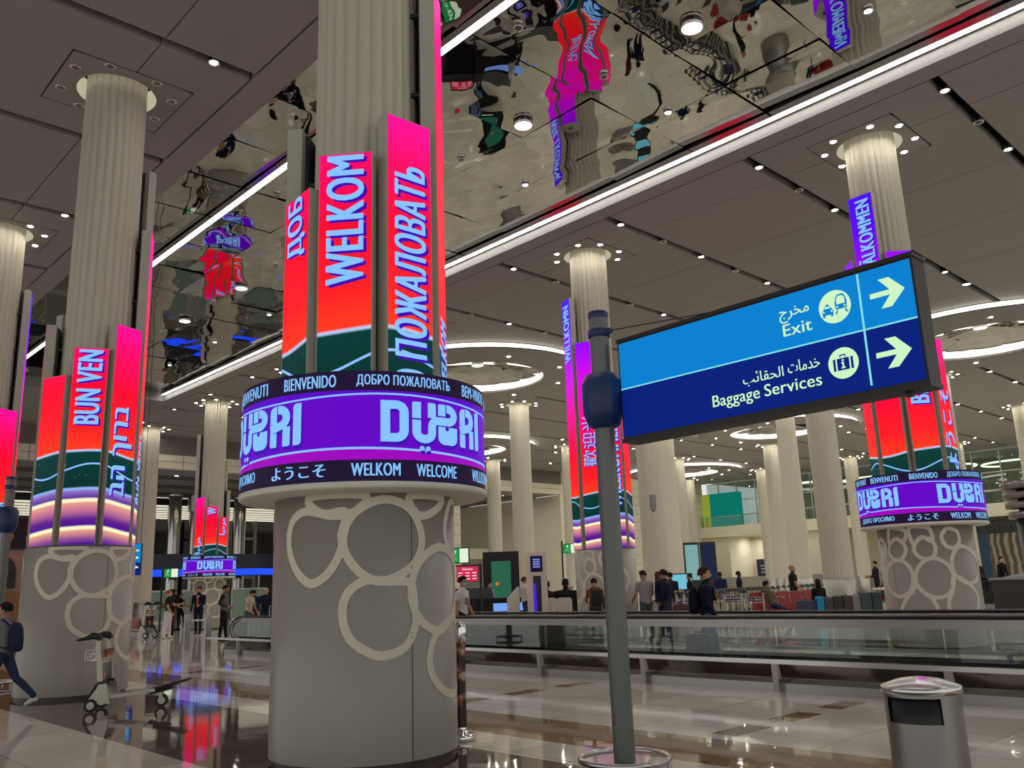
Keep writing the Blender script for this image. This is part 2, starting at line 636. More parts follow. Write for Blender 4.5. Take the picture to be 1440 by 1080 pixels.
for k, sy in enumerate(SLOTS):
    if sy < -6: continue
    x = 19.3
    i = 0
    while x < 82:
        if all((x - a) ** 2 + (sy - b) ** 2 > 5.8 ** 2 for a, b in RINGS):
            lit = not (i % 2 == 1 and x < 26)
            put_downlight(x, sy, HC - 0.03, 0.085 if x < 34 else 0.125, 'small lit spotlight set in a black ceiling slot' if lit else 'small unlit spotlight set in a black ceiling slot', 'spotlights in the black ceiling slots' if lit else 'unlit spotlights in the black ceiling slots', lit)
        x += 2.1 if x < 34 else 4.2
        i += 1
    for x in (6.48, -1.0, -6.0):
        put_downlight(x, sy, HC - 0.03, 0.085, 'small lit spotlight in a ceiling slot left of the mirrored ceiling', 'spotlights left of the mirrored ceiling', True)
for k in range(9):
    y = 3.5 + 4.95 * k
    t = thing('round_ceiling_lamp', 'large bright round lamp hanging just below the mirrored ceiling', 'lamp', (13.5, y, 12.56), group='large round lamps of the mirrored ceiling')
    a = MB(); a.disc((0, 0, 0), 0.21, 28, 0, True); a.build('diffuser', M_LAMP, t)
    a = MB(); a.lathe([(0.21, 0.0), (0.235, -0.005), (0.235, 0.09), (0.0, 0.09)], 28); a.build('housing', M_CHROME, t)
for k in range(9):
    y = 5.85 + 4.95 * k
    for x in (10.85, 13.5, 15.85):
        put_downlight(x, y, 12.62, 0.075, 'small chrome spotlight set in the mirrored ceiling', 'chrome spotlights of the mirrored ceiling', lit=(x > 15))

# ------------------------------------------------------------------ dropped ceiling discs with domes
for n, (cx, cy) in enumerate(RINGS):
    where = ['right behind the nearest column', 'at the right edge', 'below the blue sign', 'low by the far wall', 'farthest of all'][n]
    t = thing('ceiling_disc', 'round ceiling disc with lit edge and mirrored dome, ' + where, 'ceiling disc', (cx, cy, 11.85))
    b = MB()
    b.lathe([(3.3, 0.0), (5.62, 0.0), (5.66, 0.03), (5.66, 0.09), (5.5, 0.10)], 96)
    b.lathe([(5.5, 0.30), (5.5, 0.36)], 96)
    b.build('disc_panel', M_CEIL, t)
    b = MB(); b.lathe([(5.52, 0.10), (5.52, 0.30)], 96); b.build('edge_light', M_COVE, t)
    b = MB(); b.lathe([(3.3, 0.0), (3.27, 0.10)], 96); b.build('dome_rim', M_WHITE, t)
    b = MB(); b.lathe([(3.27, 0.10), (3.2, 0.30)], 96); b.build('dome_light', M_COVE, t)
    b = MB(); b.lathe([(3.2, 0.30), (1.6, 0.62), (0.3, 0.74)], 14, smooth=False); b.build('mirror_dome', M_MIRROR, t)
    b = MB(); b.disc((0, 0, 0.68), 0.26, 24, 0, True); b.lathe([(0.26, 0.68), (0.3, 0.68), (0.3, 0.76)], 24, 1); b.build('center_lamp', [M_LAMP, M_CHROME], t)
    for k in range(8):
        a = 2 * PI * (k + 0.5) / 8
        l = MB(); l.disc((4.4 * math.cos(a), 4.4 * math.sin(a), -0.006), 0.08, 12, 0, True); l.build('downlight', M_SPOT, t)

# ------------------------------------------------------------------ far walls
wf = MB()
wf.box(-16, 60.5, 57, 57.5, 10.06, 12.75, 0)
for zz in (10.52, 11.0):
    wf.box(-16, 60.5, 56.985, 57, zz - 0.012, zz + 0.012, 1)
for k in range(16):
    wf.box(-14 + 4.7 * k - 0.012, -14 + 4.7 * k + 0.012, 56.985, 57, 10.06, 11.0, 1)
wf.box(60.5, 84, 57, 57.5, 0, 12.75, 0)
for k in range(14):
    wf.box(60.5, 84, 56.985, 57, 0.9 + 0.85 * k - 0.012, 0.9 + 0.85 * k + 0.012, 1)
wf.box(60.3, 60.5, 57, 76, 0, 10.0, 0)
wf.box(45.5, 47.4, 56.5, 57.2, 0, 10.06, 0)
for k in range(11):
    wf.box(45.48, 47.42, 56.485, 56.5, 0.9 + 0.85 * k - 0.012, 0.9 + 0.85 * k + 0.012, 1)
wf.box(52.4, 60.3, 75, 75.3, 3.4, 8.6, 0)
wf.box(47.4, 60.3, 66, 66.3, 4.4, 5.4, 0)
structure(wf, 'wall_far', [M_WALL, mat('panel_joint', rgb(90, 86, 76), 0.8)])
up = MB()
up.box(-16, 60.5, 56.95, 57.0, 11.02, 12.2, 0)
structure(up, 'wall_far_upper', mat('upper_wall_dark', rgb(112, 108, 104), 0.7))
so = MB()
so.box(-16, 60.5, 57.5, 74, 10.06, 10.3, 0)
for k in range(3):
    so.box(-16, 60.5, 60.5 + 5 * k, 62.3 + 5 * k, 10.02, 10.06, 1)
structure(so, 'ceiling_far_hall', [M_CEIL, mat('soffit_dark', rgb(96, 90, 84), 0.8)])
for k in range(9):  # grid filled out with extra downlights, added to brighten the far hall
    for y in (60.0, 66.0, 72.0):
        put_downlight(14 + 5.2 * k, y, 10.01, 0.14, 'downlight in the soffit of the hall beyond the far columns', 'downlights of the hall beyond the far columns', True)
bk = MB()
bk.box(-16, 60.5, 88, 88.4, 0, 11.5, 0)
structure(bk, 'wall_far_hall', mat('hall_dark_glass', rgb(14, 15, 22), 0.12))
lv = MB()
lv.box(-16, 60.5, 74, 88, 9.9, 10.0, 0)
structure(lv, 'ceiling_louvre', mat('louvre_dark', rgb(60, 56, 50), 0.8))
for k in range(6):
    t = thing('linear_light_row', 'warm light row crossing the ceiling of the hall beyond the far columns', 'light', (0, 75.0 + 2.3 * k, 9.35), group='light rows of the hall beyond')
    b = MB(); b.box(-14, 59, -0.25, 0.25, 0, 0.12); b.build('diffuser', glow('row_light', (1, 0.93, 0.72, 1), 0.75), t)
    b = MB(); b.box(-14, 59, -0.32, 0.32, 0.12, 0.5); b.build('housing', M_DARKGREY, t)

# right-hand end of the hall: lower wall, balcony, glazed upper floor
wr = MB()
wr.box(88, 88.4, -14, 57, 0, 6.2, 0)
for y0, y1 in ((-14, 24), (28.6, 34), (42.6, 44.2), (53.6, 57)):
    wr.box(83.4, 88, y0, y1, 0, 6.1, 0)
wr.box(83.0, 89, -14, 57, 6.1, 7.25, 0)
structure(wr, 'wall_right', [M_WALL])
st = MB()
for y0, y1 in ((-14, 24), (28.6, 34), (42.6, 44.2), (53.6, 57)):
    st.box(83.36, 83.4, y0, y1, 0, 1.6)
st.box(87.9, 88, 24, 57, 0, 1.6)
structure(st, 'baseboard_right', M_STEEL)
gu = MB()
gu.box(96, 96.3, -14, 57, 7.25, 12.75, 0)
structure(gu, 'wall_right_upper', mat('lounge_wall', rgb(170, 172, 152), 0.6))
for n, (y0, y1) in enumerate(((-14, 14), (14, 30), (30, 46), (46, 57))):
    t = empty('window_%d' % (n + 1), (85.0, 0, 7.25))
    t['kind'] = 'structure'
    b = MB(); b.box(-0.01, 0.01, y0, y1, 0.0, 4.95); b.build('pane', M_GLASSD, t)
    b = MB()
    k = 0
    while y0 + 2.36 * k <= y1:
        b.box(-0.06, 0.06, y0 + 2.36 * k - 0.05, y0 + 2.36 * k + 0.05, 0, 4.95); k += 1
    for zz in (1.3, 2.9, 4.9):
        b.box(-0.05, 0.05, y0, y1, zz - 0.05, zz + 0.05)
    b.build('frame', M_WHITE, t)
for n, (y, z) in enumerate(((19, 11.6), (26.0, 11.4), (33, 11.7), (40, 11.4), (47, 11.6), (22.5, 9.9), (36.5, 9.7))):
    t = thing('lounge_light', 'curved light line glowing behind the upper glass facade', 'light', (91, y, z), group='light lines behind the upper glass facade')
    pts = [(2.6 * math.cos(a), 3.2 * math.sin(a), 0) for a in [PI * 0.25 + PI * 1.5 * i / 24 for i in range(25)]]
    b = MB()
    for q in (pts[2], pts[22]): b.tube([q, (q[0], q[1], 12.4 - z)], 0.012, 5)
    b.build('hanger', M_STEEL, t)
    b = MB(); b.tube(pts, 0.09, 6); b.build('diffuser', glow('lounge_glow', (1, 0.94, 0.74, 1), 3.0), t)
bx = MB(); bx.box(83.9, 84.85, 52.4, 56.0, 7.26, 11.0, 0); bx.box(83.85, 84.85, 56.0, 56.95, 7.26, 11.0, 1)
tag(bx.build('display_box', [glow('teal_panel', rgb(0, 112, 98), 1), glow('lime_panel', rgb(132, 144, 48), 1)]), 'teal and lime box standing behind the upper balcony rail', 'booth')
rl = thing('balcony_railing', 'glass balcony railing along the upper floor at the far end', 'railing', (83.4, 0, 7.25))
b = MB(); b.box(-0.01, 0.01, 20, 57, 0.02, 1.05); b.build('glass_panel', M_GLASS, rl)
b = MB(); b.box(-0.03, 0.03, 20, 57, 1.05, 1.12); b.build('handrail', M_STEELH, rl)
for k in range(9):
    b = MB(); b.box(-0.04, 0.04, 21 + 4.4 * k, 21.08 + 4.4 * k, 0, 1.1); b.build('post', M_STEEL, rl)
# ------------------------------------------------------------------ screen columns
def screen_mat(stretch=1.0):
    m = D.materials.new('led_wave_picture')
    m.use_nodes = True
    nt = m.node_tree
    b = nt.nodes['Principled BSDF']
    b.inputs['Base Color'].default_value = (0.005, 0.005, 0.005, 1)
    b.inputs['Roughness'].default_value = 0.5
    b.inputs['Specular IOR Level'].default_value = 0.08
    N, Lk = nt.nodes.new, nt.links.new
    tc = N('ShaderNodeTexCoord')
    sp = N('ShaderNodeSeparateXYZ')
    Lk(tc.outputs['Object'], sp.inputs[0])
    def op(o, a, b2=None, c=None):
        n = N('ShaderNodeMath'); n.operation = o
        for i, q in enumerate((a, b2, c)):
            if q is None: continue
            if isinstance(q, (int, float)): n.inputs[i].default_value = q
            else: Lk(q, n.inputs[i])
        return n.outputs[0]
    ang = op('ARCTAN2', sp.outputs['Y'], sp.outputs['X'])
    w1 = op('MULTIPLY', op('SINE', op('MULTIPLY_ADD', ang, 2.0, 2.2)), 0.07)
    w2 = op('MULTIPLY', op('SINE', op('MULTIPLY', ang, 5.0)), 0.008)
    z = op('ADD', sp.outputs['Z'], op('ADD', w1, w2))
    fac = op('DIVIDE', op('SUBTRACT', z, 2.5), 8.5)
    cr = N('ShaderNodeValToRGB')
    S = [(2.50, (60, 20, 130)), (2.60, (70, 20, 140)), (2.70, (150, 80, 150)), (2.84, (235, 165, 130)), (2.85, (255, 250, 205)), (2.90, (255, 250, 205)), (2.91, (70, 0, 150)), (3.05, (95, 30, 140)), (3.22, (205, 120, 150)), (3.34, (235, 160, 140)), (3.35, (255, 250, 205)), (3.40, (255, 250, 205)), (3.41, (75, 10, 150)), (3.56, (150, 115, 200)), (3.57, (140, 190, 255)), (3.61, (140, 190, 255)), (3.62, (0, 48, 46)), (4.26, (0, 58, 54)), (4.27, (180, 215, 255)), (4.31, (180, 215, 255)), (4.32, (255, 58, 28)), (4.75, (255, 28, 36)), (5.5, (255, 0, 48)), (6.2, (255, 0, 100)), (6.9, (255, 0, 160)), (7.8, (225, 0, 230)), (8.9, (155, 0, 255)), (9.8, (95, 0, 255)), (10.7, (70, 5, 255))]
    el = cr.color_ramp.elements
    S = [q for q in S if q[0] <= 4.75 or 4.75 + (q[0] - 4.75) * stretch < 11.5]
    for i, (zz, c) in enumerate(S):
        if zz > 4.75: zz = 4.75 + (zz - 4.75) * stretch
        p = min(1.0, (zz - 2.5) / 8.5)
        e = el[i] if i < 2 else el.new(p)
        e.position = p
        e.color = rgb(*c)
    Lk(fac, cr.inputs['Fac'])
    # a second light-blue contour on the green hill
    d2 = op('ABSOLUTE', op('SUBTRACT', sp.outputs['Z'], op('MULTIPLY_ADD', op('SINE', op('MULTIPLY_ADD', ang, 3.0, 0.6)), 0.14, 3.98)))
    f2 = op('MULTIPLY', op('LESS_THAN', d2, 0.016), op('MULTIPLY', op('GREATER_THAN', z, 3.62), op('LESS_THAN', z, 4.27)))
    mx = N('ShaderNodeMix'); mx.data_type = 'RGBA'
    Lk(f2, mx.inputs['Factor']); Lk(cr.outputs['Color'], mx.inputs['A'])
    mx.inputs['B'].default_value = rgb(140, 190, 255)
    # faint sparkles
    vo = N('ShaderNodeTexVoronoi'); vo.inputs['Scale'].default_value = 5.0
    Lk(tc.outputs['Object'], vo.inputs['Vector'])
    sk = op('MULTIPLY', op('LESS_THAN', vo.outputs['Distance'], 0.045), 0.45)
    m3 = N('ShaderNodeMix'); m3.data_type = 'RGBA'
    Lk(sk, m3.inputs['Factor']); Lk(mx.outputs['Result'], m3.inputs['A'])
    m3.inputs['B'].default_value = rgb(255, 190, 235)
    Lk(m3.outputs['Result'], b.inputs['Emission Color'])
    b.inputs['Emission Strength'].default_value = 1.0
    return m

M_SCREEN = screen_mat()
M_SCREENR = screen_mat(1.9)
M_HOUSE = mat('panel_housing', rgb(176, 171, 158), 0.5, 0.0)
M_TXT = glow('screen_text', rgb(135, 195, 255), 1.0)
M_TXTSH = glow('screen_text_shade', rgb(62, 10, 175), 1.0)
M_CLAD = mat('column_cladding', rgb(156, 150, 142), 0.34, noise=0.02, nscale=1.5, spec=0.45)
M_PEB = mat('cream_outline', rgb(214, 209, 188), 0.4)
M_FLUTE = mat('fluted_shaft', rgb(192, 186, 170), 0.5, noise=0.02, nscale=2)
M_SKIRT = mat('column_skirting', rgb(62, 52, 48), 0.4)
M_RDARK = glow('ring_dark_band', rgb(30, 16, 48), 1.0)
M_RPUR = glow('ring_purple', rgb(100, 0, 198), 1.0)
M_RMAG = glow('ring_magenta', rgb(158, 0, 190), 1.0)
M_RIND = glow('ring_indigo', rgb(88, 0, 200), 1.0)
M_HOLE = glow('glowing_liner', rgb(236, 230, 196), 0.55)  # liner emits by itself, standing in for light inside the collar hole
M_HOLEOFF = mat('hole_liner', rgb(225, 220, 195), 0.6)

# letter shapes of the ring emblem: 2D outlines, height 1
def stroke_poly(pts, wd):
    n = len(pts); L, Rr = [], []
    for i in range(n):
        a, b = pts[max(i - 1, 0)], pts[min(i + 1, n - 1)]
        tx, ty = b[0] - a[0], b[1] - a[1]; l = math.hypot(tx, ty) or 1
        L.append((pts[i][0] - ty / l * wd / 2, pts[i][1] + tx / l * wd / 2))
        Rr.append((pts[i][0] + ty / l * wd / 2, pts[i][1] - tx / l * wd / 2))
    return L, Rr
def rect(x0, x1, y0, y1, r=0.0, corners='tr,tl,br,bl'):
    c = corners.split(',') if r else []
    p = []
    p += arc(x1 - r, y1 - r, r, r, 0, 90, 4) if 'tr' in c else [(x1, y1)]
    p += arc(x0 + r, y1 - r, r, r, 90, 180, 4) if 'tl' in c else [(x0, y1)]
    p += arc(x0 + r, y0 + r, r, r, 180, 270, 4) if 'bl' in c else [(x0, y0)]
    p += arc(x1 - r, y0 + r, r, r, 270, 360, 4) if 'br' in c else [(x1, y0)]
    return p
EMB_POLY = [
    rect(0.70, 0.91, 0.60, 1.0, 0.05, 'tl'), rect(1.08, 1.29, 0.63, 1.0, 0.05, 'tr'),
    rect(1.35, 1.56, 0.71, 1.0, 0.05, 'tl'),
    rect(2.02, 2.22, 0.56, 0.99, 0.15, 'tl'), rect(2.02, 2.22, 0.0, 0.34, 0.05, 'bl'), rect(2.39, 2.59, 0.0, 0.47, 0.06, 'br'),
    rect(1.35, 1.92, 0.0, 0.45, 0.17, 'br,bl'),
    rect(2.67, 2.87, 0.0, 1.0, 0.09, 'tl,br'),
    arc(0.93, -0.13, 0.06, 0.06, 0, 330, 11), arc(1.08, -0.13, 0.06, 0.06, 0, 330, 11),
]
EMB_STROKE = [
    # D
    [(0.0, 0.105), (0.34, 0.105)] + arc(0.34, 0.28, 0.175, 0.175, -90, 0, 6) + arc(0.34, 0.72, 0.175, 0.175, 0, 90, 6) + [(0.0, 0.895)],
    [(0.105, 0.105), (0.105, 0.895)],
    # U running up into the bowl of the B
    [(0.805, 0.56), (0.805, 0.27)] + arc(0.995, 0.26, 0.19, 0.16, 180, 360, 12) + [(1.185, 0.40)] + arc(1.32, 0.40, 0.135, 0.17, 180, 100, 5) + [(1.42, 0.575), (1.60, 0.575)] + arc(1.62, 0.735, 0.20, 0.165, -90, 90, 10) + [(1.59, 0.90)],
    # lower bowl of the B
    # A
    [(2.02, 0.44), (2.20, 0.465)] + arc(2.30, 0.70, 0.185, 0.195, -85, 90, 10) + [(2.245, 0.895)],
]
def emblem(mb, f, mi, d):
    for p in EMB_POLY:
        mb.add([f(x, y, d) for x, y in p], [tuple(range(len(p)))], mi)
    if mi == 0:
        mb.add([f(x, y, d + 0.003) for x, y in arc(1.60, 0.40, 0.055, 0.055, 0, 330, 11)], [tuple(range(12))], 1)
        mb.add([f(x, y, d + 0.003) for x, y in rect(1.30, 1.95, 0.445, 0.475)], [(0, 1, 2, 3)], 1)
    for s in EMB_STROKE:
        L, Rr = stroke_poly(s, 0.205)
        n = len(L)
        mb.add([f(x, y, d) for x, y in L + Rr], [(i, n + i, n + i + 1, i + 1) for i in range(n - 1)], mi)

# looping outlines on the cladding: (degrees from the side that faces the photographer, height)
PEB_A = [[(-33, 1.74), (-44.9, 1.89), (-51.6, 2.13), (-49, 2.35), (-38.3, 2.45), (-23.5, 2.41), (-11.5, 2.42), (-13.7, 2.21), (-13.9, 2.06), (-21.4, 1.84)],
 [(10, 2.54), (27.5, 2.44), (35.5, 2.15), (29, 1.89), (10, 1.74), (-4.4, 1.85), (-12.9, 2.11), (-7.6, 2.39)],
 [(0.1, 1.75), (-10.3, 1.63), (-12.9, 1.43), (-8.6, 1.21), (1.8, 1.08), (10.7, 1.04), (23.4, 1.11), (30.1, 1.3), (29.7, 1.5), (27.1, 1.71), (13.9, 1.735)],
 [(51.3, 2.07), (34.7, 1.94), (28, 1.71), (28.8, 1.5), (36.2, 1.32), (49.9, 1.24), (66.3, 1.37), (77.6, 1.64), (71.7, 1.94)],
 [(48.6, 1.23), (41.2, 1.04), (42.1, 0.84), (51.8, 0.67), (66.1, 0.6), (80, 0.66), (88, 0.85), (84, 1.1), (70, 1.36)],
 [(-36.4, 2.57), (-27, 2.42), (-13.8, 2.39), (-4.6, 2.44), (0.7, 2.57), (-18, 2.6)], [(27.6, 2.58), (31.2, 2.41), (39.3, 2.39), (50.5, 2.48), (54.3, 2.58)],
 [(71.1, 2.58), (58.2, 2.32), (62, 2.08), (80, 1.98), (95, 2.1), (98, 2.4)]]
PEB_E = [[(-40.1, 1.91), (-55, 1.76), (-61.5, 1.53), (-57.1, 1.27), (-42.6, 1.13), (-28.7, 1.19), (-21, 1.41), (-20.6, 1.66), (-27.5, 1.85)],
 [(6.4, 1.92), (-7.7, 1.82), (-16.5, 1.57), (-14.6, 1.32), (-2.6, 1.12), (10.5, 1.1), (22.1, 1.22), (26.9, 1.49), (22, 1.77)],
 [(44.5, 2.15), (32.8, 2.04), (27.4, 1.82), (29.9, 1.54), (45, 1.37), (64.9, 1.44), (75.8, 1.75), (65.3, 2)],
 [(28, 1.52), (47, 1.35), (59.3, 1.14), (58.6, 0.92), (53.3, 0.76), (36, 0.7), (18.5, 0.78), (17.2, 1), (22.9, 1.22)],
 [(-39.7, 0.79), (-35.9, 0.99), (-21.3, 1.27), (-17.5, 1.35), (-8.1, 1.18), (-0.3, 1.04), (2.2, 0.79), (-18, 0.68)],
 [(-36.8, 2.37), (-46.6, 2.25), (-48.8, 2.05), (-40.1, 1.91), (-29.2, 1.96), (-24.2, 2.14), (-28, 2.3)],
 [(-3.6, 2.36), (-12.1, 2.24), (-13.6, 2.05), (-4, 1.91), (6.6, 1.95), (10.4, 2.14), (6.5, 2.31)],
 [(25.2, 2.52), (19, 2.36), (23.7, 2.16), (33.6, 2.13), (41.6, 2.26), (40.7, 2.46), (32.1, 2.53)],
 [(-44.6, 2.6), (-47.4, 2.28), (-35.8, 2.37), (-26.4, 2.29), (-21.2, 2.51), (-33, 2.6)],
 [(-17.1, 2.58), (-14.5, 2.25), (-3.5, 2.38), (7.7, 2.28), (6.7, 2.54), (-4, 2.6)],
 [(-66, 2.4), (-76, 2.2), (-80, 1.95), (-68, 1.85), (-58, 2.0), (-56, 2.25)]]

def flute_r(n, depth):
    return lambda r, a: r - depth * (1.0 - abs(math.sin(a * n / 2.0)) ** 0.8)

def collar(cx, cy, label, lit=True, hole_lit=True):
    t = thing('ceiling_collar', label, 'ceiling collar', (cx, cy, HC))
    b = MB()
    N = 48
    out, inn = [], []
    for k in range(N):
        a = 2 * PI * (k + 0.5) / N
        c, s = math.cos(a), math.sin(a)
        q = min(1.19 / abs(c) if abs(c) > 1e-6 else 9, 1.07 / abs(s) if abs(s) > 1e-6 else 9)
        out.append((c * q, s * q, 0.0)); inn.append((0.78 * c, 0.78 * s, 0.0))
    b.add(out + inn, [(k, N + k, N + (k + 1) % N, (k + 1) % N) for k in range(N)])
    b.build('collar_panel', M_CEIL, t)
    b = MB(); b.lathe([(0.78, 0), (0.78, 0.5)], 40); b.lathe([(0.80, 0.005), (0.80, 0.52)], 40, 1); b.build('hole_liner', [M_HOLE if hole_lit else M_HOLEOFF, M_VOID], t)  # black outer shell added to block the liner's glow at the panel gaps
    for sx, sy in ((.98, .47), (.98, -.47), (-.98, .47), (-.98, -.47), (.47, .96), (-.47, .96), (.47, -.96), (-.47, -.96)):
        b = MB()
        b.disc((sx, sy, -0.008), 0.075, 14, 0, True)
        b.lathe([(0.075, -0.008), (0.10, -0.014), (0.11, 0.0)], 14, 1, c=(sx, sy, 0))
        b.build('downlight', [M_SPOTC if lit else M_DIMLENS, M_CHROME], t)

def cylmap(cx_ang, R):
    """(arc degrees from the facing side to the right, height, offset) -> local point"""
    dx, dy, rx, ry = cx_ang
    def f(a, z, d):
        q = math.radians(a)
        c, s = math.cos(q) * (R + d), math.sin(q) * (R + d)
        return (dx * c + rx * s, dy * c + ry * s, z)
    return f

SHORT = {'A': 'nearest screen column', 'B': 'left screen column by the trolley', 'C': 'screen column at the left edge', 'D': 'small far ring column', 'E': 'right ring column', 'F': 'column behind the sign pole'}
def screen_column(key, label, heights, texts, ring=None, pebs=None, prot=0.0, lit=True, R=0.95, zb=2.62, seam=28):
    cx, cy = SCREEN_COLS[key]
    l = math.hypot(cx, cy)
    fr = (-cx / l, -cy / l, cy / l, -cx / l)
    root = thing('screen_column', label, 'column', (cx, cy, 0))
    b = MB()
    b.lathe([(R, 0.06), (R, zb), (0.6, zb + 0.001)], 96)
    fm = cylmap(fr, R)
    for lp in pebs:
        for rep in (0, 180):
            pts = spline([(a * PI / 180 * R, z) for a, z in lp], True, 5)
            g = lambda u, v, d: fm(math.degrees(u / R) + prot + rep, min(max(v, 0.1), zb - 0.005), d)
            ribbon(b, pts, 0.085, g, True, 1, 0.004)
    for a in (seam, seam + 120, seam - 120):
        b.add([fm(a - 0.25, 0.06, 0.003), fm(a + 0.25, 0.06, 0.003), fm(a + 0.25, zb, 0.003), fm(a - 0.25, zb, 0.003)], [(0, 1, 2, 3)], 2)
    b.build('base_cladding', [M_CLAD, M_PEB, M_SKIRT], root)
    b = MB(); b.lathe([(R - 0.03, 0), (R - 0.03, 0.06)], 64); b.build('skirting', M_SKIRT, root)
    b = MB()
    zs = [zb] + [zb + (12.62 - zb) * i / 12 for i in range(1, 13)]
    b.lathe([(0.63 - 0.035 * (z - zb) / 10, z) for z in zs], 240, rf=flute_r(24, 0.04))
    b.build('shaft', M_FLUTE, root)
    # tall screens standing around the shaft
    z0 = 3.70 if ring is not None else zb + 0.02
    for a, h in heights.items():
        q = math.radians(a)
        o = Vector((fr[0] * math.cos(q) + fr[2] * math.sin(q), fr[1] * math.cos(q) + fr[3] * math.sin(q), 0))
        s = Vector((-fr[0] * math.sin(q) + fr[2] * math.cos(q), -fr[1] * math.sin(q) + fr[3] * math.cos(q), 0))
        p = MB()
        zc = (z0 + h) / 2
        p.obox(o * 0.80 + Vector((0, 0, zc)), s * 0.30, o * 0.09, Vector((0, 0, (h - z0) / 2)), 0)
        c = [o * 0.893 + s * u + Vector((0, 0, zz)) for u, zz in ((-0.29, z0 + 0.005), (0.29, z0 + 0.005), (0.29, h - 0.008), (-0.29, h - 0.008))]
        p.add(c, [(0, 1, 2, 3)], 1)
        zz = z0 + 0.5
        while zz < h - 0.2:
            p.bar(o * 0.55 + Vector((0, 0, zz)), o * 0.72 + Vector((0, 0, zz)), 0.30, 0.05, 2)
            zz += 1.1
        p.obox(o * 0.69 + Vector((0, 0, zc)), s * 0.17, o * 0.02, Vector((0, 0, (h - z0) / 2 - 0.03)), 2)
        pan = p.build('screen_panel', [M_HOUSE, M_SCREENR if a in (77, 82) else M_SCREEN, M_DARKGREY], root)
        if a in texts:
            for word, ta, tb, bold in (texts[a] if isinstance(texts[a], list) else [texts[a]]):
                hw = 0.42
                def f(u, v, d, o=o, s=s, ta=ta):
                    return o * (0.893 + d) + s * (0.21 - v) + Vector((0, 0, ta + u))
                t = MB()
                put_text(t, word, lambda u, v, d: f(u - 0.03, v - 0.035, d), tb - ta, hw, bold * 2.2, 1, 0.004)
                put_text(t, word, f, tb - ta, hw, bold * 2.2, 0, 0.008)
                t.build('welcome_lettering', [M_TXT, M_TXTSH], pan)
    if ring is not None:
        RR = 1.33
        b = MB()
        b.lathe([(R - 0.02, 2.605), (1.325, 2.615), (1.345, 2.63), (1.345, 2.68), (1.30, 2.68)], 96)
        b.lathe([(1.33, 3.775), (0.7, 3.76)], 96)
        b.build('ring_flange', M_WHITE, root)
        rs = MB()
        fm = cylmap(fr, RR)
        n = 180
        A = [-180 + 360 * k / n for k in range(n + 1)]
        lo = lambda a: 2.935 + 0.028 * (1 + math.cos(math.radians(2 * (a + ring[0]))))
        hi = lambda a: 3.512 + 0.022 * math.sin(math.radians(3 * (a + ring[0]) + 40))
        bands = [(lambda a: 2.68, lambda a: 2.89, 0), (lambda a: 2.89, lo, 2), (lo, lambda a: lo(a) + 0.022, 4), (lambda a: lo(a) + 0.022, hi, 1), (hi, lambda a: hi(a) + 0.018, 4), (lambda a: hi(a) + 0.018, lambda a: 3.575, 3), (lambda a: 3.575, lambda a: 3.775, 0)]
        for g0, g1, k in bands:
            vs = [fm(a, g0(a), 0) for a in A] + [fm(a, g1(a), 0) for a in A]
            rs.add(vs, [(i, i + 1, n + 2 + i, n + 1 + i) for i in range(n)], k)
        ro = rs.build('ring_screen', [M_RDARK, M_RPUR, M_RMAG, M_RIND, M_TXT], root)
        deg = 180 / PI / RR
        for k in range(4):
            e = MB()
            a0 = ring[0] + 90 * k
            emblem(e, lambda u, v, d: fm(a0 + (u * 0.455 + 0.012) * deg, 3.062 + v * 0.415 - 0.035, d), 1, 0.006)
            emblem(e, lambda u, v, d: fm(a0 + u * 0.455 * deg, 3.062 + v * 0.415, d), 0, 0.014)
            e.build('city_emblem', [M_TXT, M_TXTSH], ro)
        for z, row in ((3.61, (('BENVENUTI', -76, -47), ('BIENVENIDO', -37, -12.5), ('ДОБРО ПОЖАЛОВАТЬ', -4, 39.6), ('BEM-VINDO', 48, 72), ('BUN VENIT', 84, 106), ('WILLKOMMEN', 116, 144), ('VÄLKOMMEN', 152, 180), ('BUN VENIT', 256, 278), ('WELCOME', 200, 222))),
                       (2.73, (('ようこそ', -43, -16.5), ('WELKOM', -6, 14.5), ('WELCOME', 21.6, 43), ('WILLKOMMEN', 55, 84), ('ДОБРО ПРОСИМО', -98, -55), ('BIENVENUE', 96, 122), ('BENVENUTI', 134, 160), ('ようこそ', 172, 198), ('WELKOM', 210, 230)))):
            for word, a0, a1 in row:
                t = MB()
                put_text(t, word, lambda u, v, d: fm(a0 + ring[1] + u, z + v, d), a1 - a0, 0.125, 0.035, 0, 0.01)
                t.build('welcome_lettering', M_TXT, ro)
    collar(cx, cy, 'square ceiling collar with %s downlights above the %s' % ('lit' if lit else 'unlit', SHORT[key]), lit)
    return root

screen_column('A', 'nearest tall column with upright screens, a round ring screen and a pale looped base',
    {-105: 7.07, -60: 6.02, -15: 6.37, 32: 6.87, 77: 9.03, 122: 10.65, 167: 9.03, 212: 7.3},
    {-60: ('ДОБ', 5.28, 6.0, 0.02), -15: ('WELKOM', 4.83, 6.34, 0.02), 32: ('О ПОЖАЛОВАТЬ', 3.72, 6.30, 0.02), 77: ('WELKOM', 2.9 + 0.85, 4.65, 0.02)},
    ring=(6, 0), pebs=PEB_A, R=0.97)
screen_column('B', 'left column of upright screens without a ring, looped base beside the empty trolley',
    {-95: 6.89, -50: 5.79, -6: 6.32, 38: 6.84, 82: 9.03, 126: 10.65, 172: 9.03, 218: 7.3},
    {-6: ('BUN VEN', 4.85, 6.28, 0.02), 38: ('בורך הב'[::-1] if False else 'ברוך הב'[::-1], 3.55, 5.25, 0.02), 82: ('BUN VENIT', 3.45, 4.85, 0.02)},
    pebs=PEB_A, prot=4, lit=False, R=0.95)
